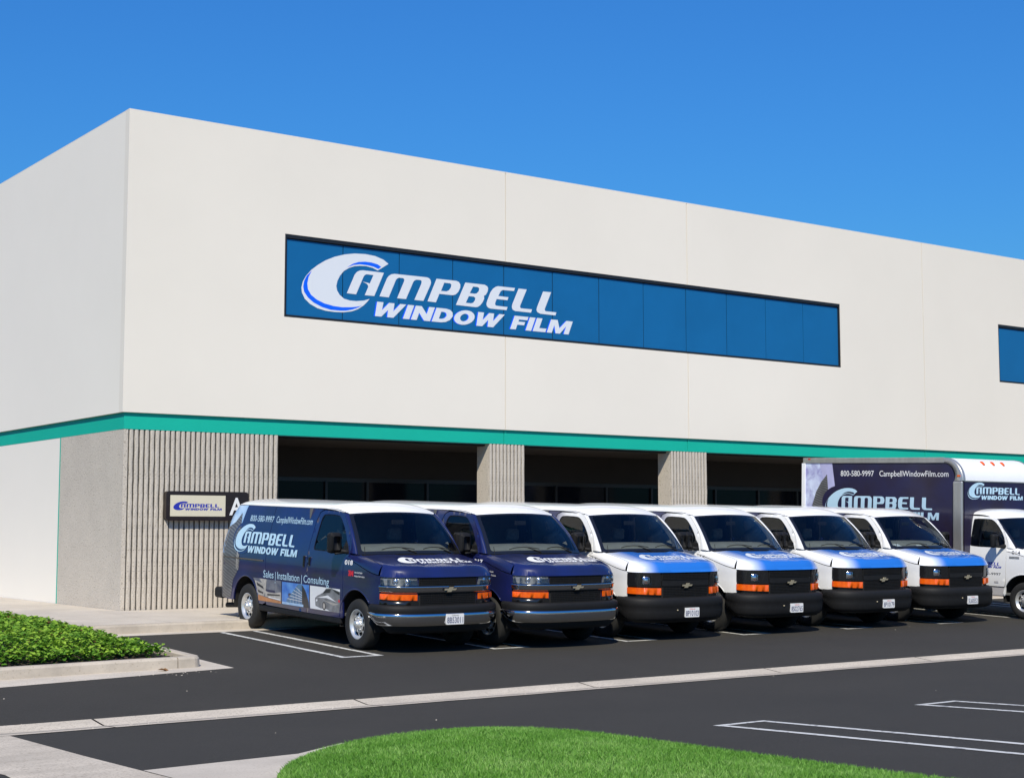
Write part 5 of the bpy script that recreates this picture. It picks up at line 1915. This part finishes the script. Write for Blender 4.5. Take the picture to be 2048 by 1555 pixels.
# ---------------------------------------------------------------- box truck
WH_van = WH
WH = pchip([(.20, .955), (.42, .975), (.60, .985), (.80, 1.0), (1.05, 1.002), (1.16, 1.0), (1.30, .992), (1.41, .982), (1.75, .940), (2.00, .895), (2.08, .868), (2.14, .84)])
WSU = 0.14

def tw(u, h):
    return WH(h) * (pf(u) if u < 0 else 1.0)
def build_truck():
    root = empty('box_truck')
    sgm = lambda sg, off=0.0: (lambda u, h: (sg * (tw(u, h) + off), u, h))
    AR, AC = .50, (0.0, .40)
    G = .006
    for sg in (-1, 1):
        fd = (-sg, 0, 0)
        sm = sgm(sg)
        wing = [(.46 - G, .45), (.43 - G, .80), (.42 - G, 1.2), (.42 - G, h_base(.42))] + [(u, h_base(u) - .001) for u in (.2, 0, -.2, -.4, -.5, -.575)] + [(-.575, .60), (-.50, .56)] + list(reversed(arc_pts(AC[0], AC[1], AR, 6, 158, 20)))
        patch('front_wing', wing, sm, 'white_paint', root, step=.06, edge=.05, ref=(sg, 0, 0), flange=.03, fdir=fd)
        d_out = [(.46 + G, .63), (.43 + G, .80), (.42 + G, 1.20), (.41, 1.36), (.405, 1.50), (.46, 1.68), (.58, 1.85), (.70, 1.98), (.80, 2.04), (1.33, 2.055), (1.375, 2.02), (1.385, 1.41), (1.385, .63)]
        win = [(.46, 1.415), (.46, 1.58), (.55, 1.75), (.68, 1.90), (.80, 1.985), (.90, 2.0), (1.25, 2.0), (1.28, 1.96), (1.315, 1.46), (1.29, 1.415)]
        win = chaikin(win + [win[0]], 1)[:-1]
        dr = patch('cab_door', d_out, sm, 'white_paint', root, holes=[win], step=.06, edge=.045, ref=(sg, 0, 0), flange=.03, fdir=fd)
        mb = MB(); xw = sg * tw(1.25, 1.22); mb.box((xw - .015, 1.18, 1.20), (xw + .015, 1.32, 1.245))
        hd_ = bevel(mb.obj('door_handle', 'black_gloss', root), .008)
        gl = patch('door_window', win, sgm(sg, -.010), 'side_glass', root, step=.14, edge=.06, ref=(sg, 0, 0))
        decal('window_seal', [({'outer': list(win), 'holes': [[((p[0] - .9) * .965 + .9, (p[1] - 1.7) * .95 + 1.7) for p in win]]}, 'black_plastic')], lambda u, h, o_: (sg * (tw(u, h) - .006), u, h), gl, edge=.06)
        patch('cab_corner', [(1.385 + 2 * G, .63), (1.385 + 2 * G, 2.03), (1.38, 2.075), (1.46, 2.08), (1.475, 1.9), (1.475, .63)], lambda u, h: (sg * (tw(u, h) - .5 * max(0, u - 1.42)), u, h), 'white_paint', root, step=0, edge=.05, ref=(sg, 0, 0), flange=.03, fdir=fd)
        mb = MB(); mb.tube([(sg * (tw(1.475, h) - .03), 1.478, h) for h in (.66, 1.0, 1.4, 1.8, 2.05)], .014, 6); mb.obj('cab_seam', 'yellowed', root, True)
        mb = MB(); mb.box((sg * .955 - .02, .47, .43), (sg * .955 + .02, 1.47, .622)); bevel(mb.obj('sill', 'decal_grey', root), .02)
        patch('sill_cover', [(.47, .622), (.47, .632 - .003), (1.47, .629), (1.47, .622)], sm, 'black_plastic', root, step=0, edge=.2, ref=(sg, 0, 0))
        # pillar
        v, f = [], []
        nn = 10
        for i in range(nn + 1):
            e = ws_pt(sg * 1.012, i / nn, .004)
            hq = e.z + .012
            fu = pchip([(1.36, .40), (1.50, .398), (1.68, .452), (1.85, .572), (1.98, .692), (2.06, .80)])(hq)
            q = Vector((sg * (tw(fu, hq) - .001), fu, hq))
            mid = (e + q) / 2 + Vector((sg * .020, -.012, .004))
            v += [e - Vector((sg * .01, -.02, .01)), e, e.lerp(mid, .5) + Vector((sg * .004, -.003, 0)), mid, mid.lerp(q, .5) + Vector((sg * .004, -.003, 0)), q]
        for i in range(nn):
            for k in range(5):
                a = i * 6 + k
                f.append((a, a + 1, a + 7, a + 6) if sg > 0 else (a + 6, a + 7, a + 1, a))
        mesh_obj('pillar', v, f, 'white_paint', root, True)
        # wing top
        us = [-.595 + .05 * i for i in range(22)]
        v, f = [], []
        K = 9
        for u in us:
            xi = .895; xo = WH(h_base(u)) * (pf(u) if u < 0 else 1)
            for k in range(K):
                q = 1 - (1 - k / (K - 1)) ** 2.2
                x = xi + (xo * .9995 - xi) * q
                v.append((sg * x, u, hood_z(x, u)))
        for i in range(len(us) - 1):
            for k in range(K - 1):
                a = i * K + k
                f.append((a, a + 1, a + K + 1, a + K) if sg > 0 else (a + K, a + K + 1, a + 1, a))
        mesh_obj('wing_top', v, f, 'white_paint', root, True)
        # mirror on its bracket
        rings = []
        for (yy, sx_, sz) in ((.42, .05, .10), (.46, .085, .135), (.50, .09, .14), (.54, .085, .135)):
            rings.append([(sg * 1.20 + q[0], yy + .05, 1.56 + q[1]) for q in round_rect(-sx_, -sz, sx_, sz, min(sx_, sz) * .45, 3)])
        n = len(rings[0])
        mesh_obj('mirror', [p for r_ in rings for p in r_], [(i * n + k, i * n + (k + 1) % n, (i + 1) * n + (k + 1) % n, (i + 1) * n + k) for i in range(3) for k in range(n)] + [tuple(range(n)), tuple(range(3 * n, 4 * n))], 'black_plastic', root, True)
        ar = MB(); ar.tube([(sg * 1.20, .52, 1.47), (sg * 1.10, .50, 1.445), (sg * .965, .47, 1.45)], [.02, .022, .05], 8)
        ar.obj('mirror_arm', 'black_plastic', root, True)
        aa = arc_pts(AC[0], AC[1], AR + .012, -10, 190, 16); n = len(aa)
        mesh_obj('wheel_well', [(sg * .96, p[0], p[1]) for p in aa] + [(sg * .60, p[0], p[1]) for p in aa], [(i, i + 1, i + 1 + n, i + n) for i in range(n - 1)] + [tuple(range(n, 2 * n))], 'black_matt', root)
        mb = MB(); mb.tube([(sg * (tw(p[0], p[1]) - .004), p[0], p[1]) for p in arc_pts(AC[0], AC[1], AR, 6, 158, 24)], .012, 6); mb.obj('arch_lip', 'white_paint', root, True)
        make_wheel(root, sg * .86, 0, sg, R=.375)
        make_wheel(root, sg * .95, 4.0, sg, R=.375)
    # bonnet, cowl, windscreen, roof
    cowl = lambda x: WSU - .145 + .17 * (x / .92) ** 2
    fr = []
    for k in range(-30, 31):
        x, u, _, _ = plan_at(ARC[-1] * k / 30)
        if u <= -.60: fr.append((x * .998, u + .002))
    hood = fr + [(.888, u) for u in (-.55, -.35, -.15, .0, .1)] + [(x, cowl(x)) for x in (.80, .6, .3, 0, -.3, -.6, -.80)] + [(-.888, u) for u in (.1, .0, -.15, -.35, -.55)]
    outl = densify(hood, .05)
    pts = [(p[0] * q, -.25 + (p[1] + .25) * q) for q in (.985, .96, .92, .87, .81, .74) for p in fr]
    pts += [(i * .085, -.72 + j * .055) for i in range(-9, 10) for j in range(16)]
    pts = [p for p in pts if inside(p, outl) and not seg_near(p, [outl], .012)]
    v2, tr = cdt(outl, (), pts)
    mesh_obj('bonnet', [(p[0], p[1], hood_z(*p)) for p in v2], tr, 'white_paint', root, True)
    v, f = [], []
    for i in range(21):
        s = -1 + .1 * i
        e = ws_pt(s, 0.02); x = .90 * s; c = cowl(x) + .004
        v += [(x, c, hood_z(x, c) - .004), (x, (c + e.y) / 2, (hood_z(x, c) + e.z) / 2 - .022), (e.x, e.y + .01, e.z - .004)]
    for i in range(20):
        for k in range(2): f.append((i * 3 + k, (i + 1) * 3 + k, (i + 1) * 3 + k + 1, i * 3 + k + 1))
    mesh_obj('cowl', v, f, 'black_plastic', root, True)
    ns, nt_ = 16, 8
    v = [ws_pt(-.985 + 1.97 * i / ns, .02 + .955 * j / nt_) for j in range(nt_ + 1) for i in range(ns + 1)]
    wsn = mesh_obj('windscreen', v, [(j * (ns + 1) + i, j * (ns + 1) + i + 1, (j + 1) * (ns + 1) + i + 1, (j + 1) * (ns + 1) + i) for j in range(nt_) for i in range(ns)], 'windscreen', root, True)
    v2, tr = cdt(densify([(-1.015, -.01), (1.015, -.01), (1.015, 1.0), (-1.015, 1.0)], .1), [densify(round_rect(-.945, .055, .945, .955, .05, 4), .1)])
    mesh_obj('screen_edge', [ws_pt(p[0], p[1], .003) for p in v2], tr, 'black_gloss', wsn, True)
    v, f = [], []
    NU, NX = 16, 24
    for i in range(NU + 1):
        q = i / NU
        for j in range(NX + 1):
            a = -1 + 2 * j / NX
            x = .872 * math.copysign(1 - (1 - abs(a)) ** 1.7, a)
            s = max(-1.02, min(1.02, x / .840))
            e = ws_pt(s, 1.0)
            u = e.y + (1.47 - e.y) * q
            ax = min(1, abs(x) / .872)
            full = 2.085 + .125 * max(0, 1 - ax ** 2.6) ** .55
            fq = max(0.0, 1 - (1 - min(1, (u - e.y) / .45)) ** 2.4) ** .75
            z = e.z + (full - e.z) * fq - .05 * sstep(1.3, 1.47, u)
            v.append((x, u, z))
    w_ = NX + 1
    for i in range(NU):
        for j in range(NX): f.append((i * w_ + j, i * w_ + j + 1, (i + 1) * w_ + j + 1, (i + 1) * w_ + j))
    mesh_obj('cab_roof', v, f, 'white_paint', root, True)
    mesh_obj('cab_back', [(-.95, 1.472, .6), (.95, 1.472, .6), (.86, 1.472, 2.08), (-.86, 1.472, 2.08)], [(0, 1, 2, 3)], 'white_paint', root)
    # nose
    se = s_of_u(-.575)
    patch('nose_panel', [(-se, .62), (se, .62), (se, 1.118), (-se, 1.118)], nose_map(-.008), 'white_paint', root, step=.12, edge=.05, ref=(0, -1, 0))
    slab_on('grille', [(-.55, .72), (.55, .72), (.58, 1.08), (-.58, 1.08)], nose_map(-.01), nose_map(.015), 'black_plastic', root)
    for k in range(4):
        h = .765 + .08 * k
        slab_on('grille_bar', [(-.54, h), (.54, h), (.545, h + .028), (-.545, h + .028)], nose_map(.0), nose_map(.03), 'lamp_silver', root)
    for sg in (-1, 1):
        slab_on('headlamp', [(sg * p[0], p[1]) for p in round_rect(.62, .86, .88, 1.06, .03)], nose_map(-.01), nose_map(.02), 'lamp_silver', root)
        slab_on('marker_lamp', [(sg * .62, .74), (sg * .92, .74), (sg * .92, .83), (sg * .62, .83)], nose_map(-.01), nose_map(.018), 'amber', root)
    sb = s_of_u(-.52)
    prof = [(.0, .60), (.09, .60), (.115, .57), (.115, .46), (.09, .42), (.0, .41)]
    v, f = [], []
    for i in range(41):
        s = -sb + 2 * sb * i / 40
        for o_, h in prof: v.append(nose_map(o_)(s, h))
    n = len(prof)
    for i in range(40):
        for k in range(n - 1): f.append((i * n + k, (i + 1) * n + k, (i + 1) * n + k + 1, i * n + k + 1))
    mesh_obj('bumper', v, f, 'chrome', root, True)
    # cabin
    mb = MB(); mb.box((-.92, .1, .46), (.92, 1.46, .50)); mb.obj('cabin_floor', 'interior', root)
    v, f = [], []
    for i in range(11):
        x = -.88 + 1.76 * i / 10
        c = WSU + .05 + .10 * (x / .88) ** 2
        v += [(x, c, 1.36), (x, c + .25, 1.38), (x, c + .36, 1.33), (x, c + .40, 1.05), (x, c + .2, .8)]
    for i in range(10):
        for k in range(4): f.append((i * 5 + k, (i + 1) * 5 + k, (i + 1) * 5 + k + 1, i * 5 + k + 1))
    mesh_obj('dashboard', v, f, 'interior', root, True)
    for sx_ in (-.46, .46):
        mb = MB(); mb.box((sx_ - .25, .70, .78), (sx_ + .25, 1.2, .95)); mb.box((sx_ - .25, 1.15, .92), (sx_ + .25, 1.32, 1.55)); mb.box((sx_ - .13, 1.2, 1.58), (sx_ + .13, 1.3, 1.78))
        bevel(mb.obj('seat', 'fabric', root), .05, 3)
    # chassis
    mb = MB(); mb.box((-.5, -.7, .42), (.5, 5.6, .60)); mb.tube([(-.9, 4.0, .37), (.9, 4.0, .37)], .06, 8); mb.tube([(-.85, 0, .37), (.85, 0, .37)], .05, 8)
    mb.obj('chassis', 'black_matt', root)
    # box
    BX, B0, B1, HB, HT = 1.22, 1.30, 5.80, .86, 3.26
    RC = .48
    for sg in (-1, 1):
        sp = [(B1 - .06, HB), (B1 - .06, HT - .10), (B0 + RC, HT - .10)] + [(B0 + RC - (RC - .22) * math.sin(math.radians(a)), HT - RC - .01 + (RC - .10) * math.cos(math.radians(a))) for a in range(15, 91, 15)] + [(B0 + .22, HB)]
        patch('box_side', sp, lambda u, h: (sg * (BX - .006), u, h), 'navy_dark', root, step=0, edge=.3, ref=(sg, 0, 0), flange=.02, fdir=(-sg, 0, 0))
        # rails, posts
        mb = MB(); mb.box((sg * BX - .02, B0 + RC, HT - .105), (sg * BX + .012, B1, HT + .012)); bevel(mb.obj('top_rail', 'aluminium', root), .012)
        mb = MB(); mb.box((sg * BX - .03, B1 - .075, HB - .02), (sg * BX + .010, B1 + .02, HT - .107)); mb.obj('rear_post', 'fibreglass', root)
        mb = MB(); mb.box((sg * BX - .05, B0 - .006, HB - .02), (sg * BX + .010, B0 + .235, HT - RC - .01)); bevel(mb.obj('front_post', 'aluminium', root), .03, 3)
        mb = MB(); mb.box((sg * BX - .02, B0 + .235, HB - .12), (sg * BX + .008, B1, HB)); mb.obj('bottom_rail', 'aluminium', root)
        # curved corner casting
        v, f = [], []
        nA = 14
        for i in range(nA + 1):
            a = math.radians(90 * i / nA)
            co, ci = RC + .006, RC - .215 + .11 * math.cos(a)
            for rr_, xx_ in ((co, sg * (BX - .07)), (co, sg * (BX - .012)), (co - .018, sg * (BX + .014)), (ci, sg * (BX + .012)), (ci, sg * (BX - .02))):
                v.append((xx_, B0 + RC - rr_ * math.sin(a), HT - RC + rr_ * math.cos(a)))
        for i in range(nA):
            for k in range(4): f.append((i * 5 + k, i * 5 + k + 1, (i + 1) * 5 + k + 1, (i + 1) * 5 + k))
        mesh_obj('corner_casting', v, f, 'aluminium', root, True)
        mb = MB(); mb.box((sg * (BX + .012) - .012, B0 + .06, HT - .395), (sg * (BX + .012) + .012, B0 + .14, HT - .36)); mb.obj('side_marker', 'amber', root)
        mb = MB(); mb.box((sg * (BX + .012) - .01, B1 - .24, HT - .03), (sg * (BX + .012) + .01, B1 - .16, HT + .0)); mb.obj('side_marker', 'red_lens', root)
    # rounded front cap
    v, f = [], []
    nA = 14
    xs_ = [-BX + .055] + [-BX + .055 + (2 * BX - .11) * i / 12 for i in range(1, 12)] + [BX - .055]
    for i in range(nA + 1):
        a = math.radians(90 * i / nA)
        for x in xs_:
            v.append((x, B0 + RC - RC * math.sin(a), HT - RC + RC * math.cos(a)))
    n = len(xs_)
    for i in range(nA):
        for k in range(n - 1): f.append((i * n + k, i * n + k + 1, (i + 1) * n + k + 1, (i + 1) * n + k))
    mesh_obj('roof_cap', v, f, 'fibreglass', root, True)
    mb = MB(); mb.box((-BX + .02, B0 + RC, HT - .02), (BX - .02, B1, HT)); mb.obj('box_roof', 'fibreglass', root)
    mb = MB(); mb.box((-BX + .05, B0 + .004, HB), (BX - .05, B0 + .03, HT - RC - .002)); mb.obj('box_front', 'navy_dark', root)
    mb = MB(); mb.box((-BX + .04, B0 - .006, HT - RC - .016), (BX - .04, B0 + .004, HT - RC + .006)); mb.obj('cap_seam', 'aluminium', root)
    mb = MB(); mb.box((-BX, B0, HB - .12), (BX, B1, HB - .02)); mb.obj('box_floor', 'black_matt', root)
    mb = MB(); mb.box((-BX + .03, B1 - .03, HB), (BX - .03, B1, HT - .02)); mb.obj('rear_shutter', 'fibreglass', root)
    for x in (-.34, 0, .34):
        a = math.radians(38)
        c = Vector((x, B0 + RC - RC * math.sin(a), HT - RC + RC * math.cos(a)))
        nrm = Vector((0, -math.sin(a), math.cos(a)))
        t1 = Vector((0, -math.cos(a), -math.sin(a)))
        mb = MB(); vv = []
        for (k, w2, l2) in ((0, .026, .062), (.022, .020, .05), (.036, .008, .02)):
            for (q0, q1) in ((-1, -1), (1, -1), (1, 1), (-1, 1)):
                vv.append(c + nrm * k + Vector((q0 * w2, 0, 0)) + t1 * (q1 * l2))
        mb.add(vv, [(0, 1, 5, 4), (1, 2, 6, 5), (2, 3, 7, 6), (3, 0, 4, 7), (4, 5, 9, 8), (5, 6, 10, 9), (6, 7, 11, 10), (7, 4, 8, 11), (8, 9, 10, 11)])
        mb.obj('clearance_lamp', 'amber', root)
    # prints on the box side
    bs = lambda u, h, o_: (-(BX - .006 + o_), u, h)
    sky = [(5.735, 1.0), (5.735, 3.155), (4.92, 3.155), (4.83, 2.62), (4.9, 2.2), (5.0, 1.6), (5.1, 1.0)]
    haze = [(5.30, 3.155), (4.92, 3.155), (4.83, 2.62), (5.02, 2.5), (5.18, 2.8)]
    tower = [(5.60, 1.6), (5.53, 2.16), (5.40, 2.50), (5.25, 2.72), (5.07, 2.90), (5.04, 2.60), (5.02, 2.2), (4.95, 1.6)]
    decal('printed_tower', [(sky, 'pr_lilac', 0), (haze, 'pr_haze', 1), (tower, 'pr_tower', 2)], bs, root, off=.003, edge=.2)
    sx_ = (5.12 - 2.09) / 6.458
    tr_ = lambda p: (5.12 - p[0] * sx_, 1.94 + p[1] * .515)
    lay = [([tr_(p) for p in ell(.95, .64, 1.15, .74, 30)], 'navy_dark', 0)]
    for l in logo_layers('decal_pale', 'navy_dark', upright=True):
        poly = l[0]
        poly = {'outer': [tr_(p) for p in poly['outer']], 'holes': [[tr_(p) for p in h] for h in poly['holes']]} if isinstance(poly, dict) else [tr_(p) for p in poly]
        lay.append((poly, l[1], l[2] + 1))
    decal('side_logo', lay, bs, root, off=.0055, edge=.3)
    for t, ua, ub in (('800-580-9997', 4.66, 3.70), ('CampbellWindowFilm.com', 3.54, 1.68)):
        tv, tf = fit_text(t, 0, 1, 2.862, 2.985)
        decal('side_lettering', [(([(ua + (ub - ua) * p[0], p[1]) for p in tv], tf), 'letter_white')], bs, root, off=.003)
    k = (.84 + 1.07) / 6.93
    lay = []
    for l in logo_layers('decal_pale', 'navy_dark', upright=True): lay.append(l)
    decal('front_logo', lay, lambda x, z, o_: (-1.07 + x * k, B0 + .004 - o_, 2.395 + z * k * 1.02), root, off=.002, edge=.5)
    # door lettering
    ds = lambda u, h, o_: (-(tw(u, h) + o_), u, h)
    k = (1.30 - .52) / 6.93
    lay = []
    for l in logo_layers('ink_blue', None):
        q = lambda p: (1.30 - p[0] * k, 1.00 + p[1] * k * 1.15)
        poly = l[0]
        poly = {'outer': [q(p) for p in poly['outer']], 'holes': [[q(p) for p in h] for h in poly['holes']]} if isinstance(poly, dict) else [q(p) for p in poly]
        lay.append((poly, l[1], l[2]))
    decal('door_logo', lay, ds, root, off=.003, edge=.3)
    tv, tf = fit_text('800-580-9997', 0, 1, .855, .905)
    decal('door_lettering', [(([(1.20 - .66 * p[0], p[1]) for p in tv], tf), 'decal_black')], ds, root, off=.003)
    tv, tf = fit_text('014', 0, 1, 1.30, 1.375)
    decal('unit_number', [(([(.28 - .20 * p[0], p[1]) for p in tv], tf), 'decal_black')], ds, root, off=.003)
    slab_on('badge', [(.335, 1.215), (.10, 1.215), (.10, 1.255), (.335, 1.255)], lambda u, h: (-(tw(u, h) - .002), u, h), lambda u, h: (-(tw(u, h) + .008), u, h), 'lamp_bowl', root, ref=(-1, 0, 0))
    mb = MB(); mb.box((-1.0, .60, .70), (-.985, .70, .735)); mb.obj('side_marker', 'decal_grey', root)
    return root
truck = build_truck()
TY = WY - .93
truck.location = (27.45, TY, gz(TY))
truck.rotation_euler = (math.atan(SLOPE), 0, 0)
tag(truck, 'white cab box truck with dark blue printed cargo box parked at the right end', 'truck')
WH = WH_van; WSU = 0.0

# papers left on the dash of the last van
for k, (dx, du, w, l, rot) in enumerate(((-.55, .17, .20, .15, .2), (.05, .14, .14, .05, -.1))):
    o = MB().box((-w / 2, -l / 2, 0), (w / 2, l / 2, .004)).obj('paper_sheet', 'decal_white')
    vx, vy = specs[5][0], specs[5][1]
    o.location = (vx + dx, vy + du, gz(vy) + 1.452 + .033 * du)
    o.rotation_euler = (.40, 0, rot)
    tag(o, ('large pale sheet of paper on the dashboard of the van beside the truck', 'narrow pale slip of paper on the dashboard of the van beside the truck')[k], 'paper')
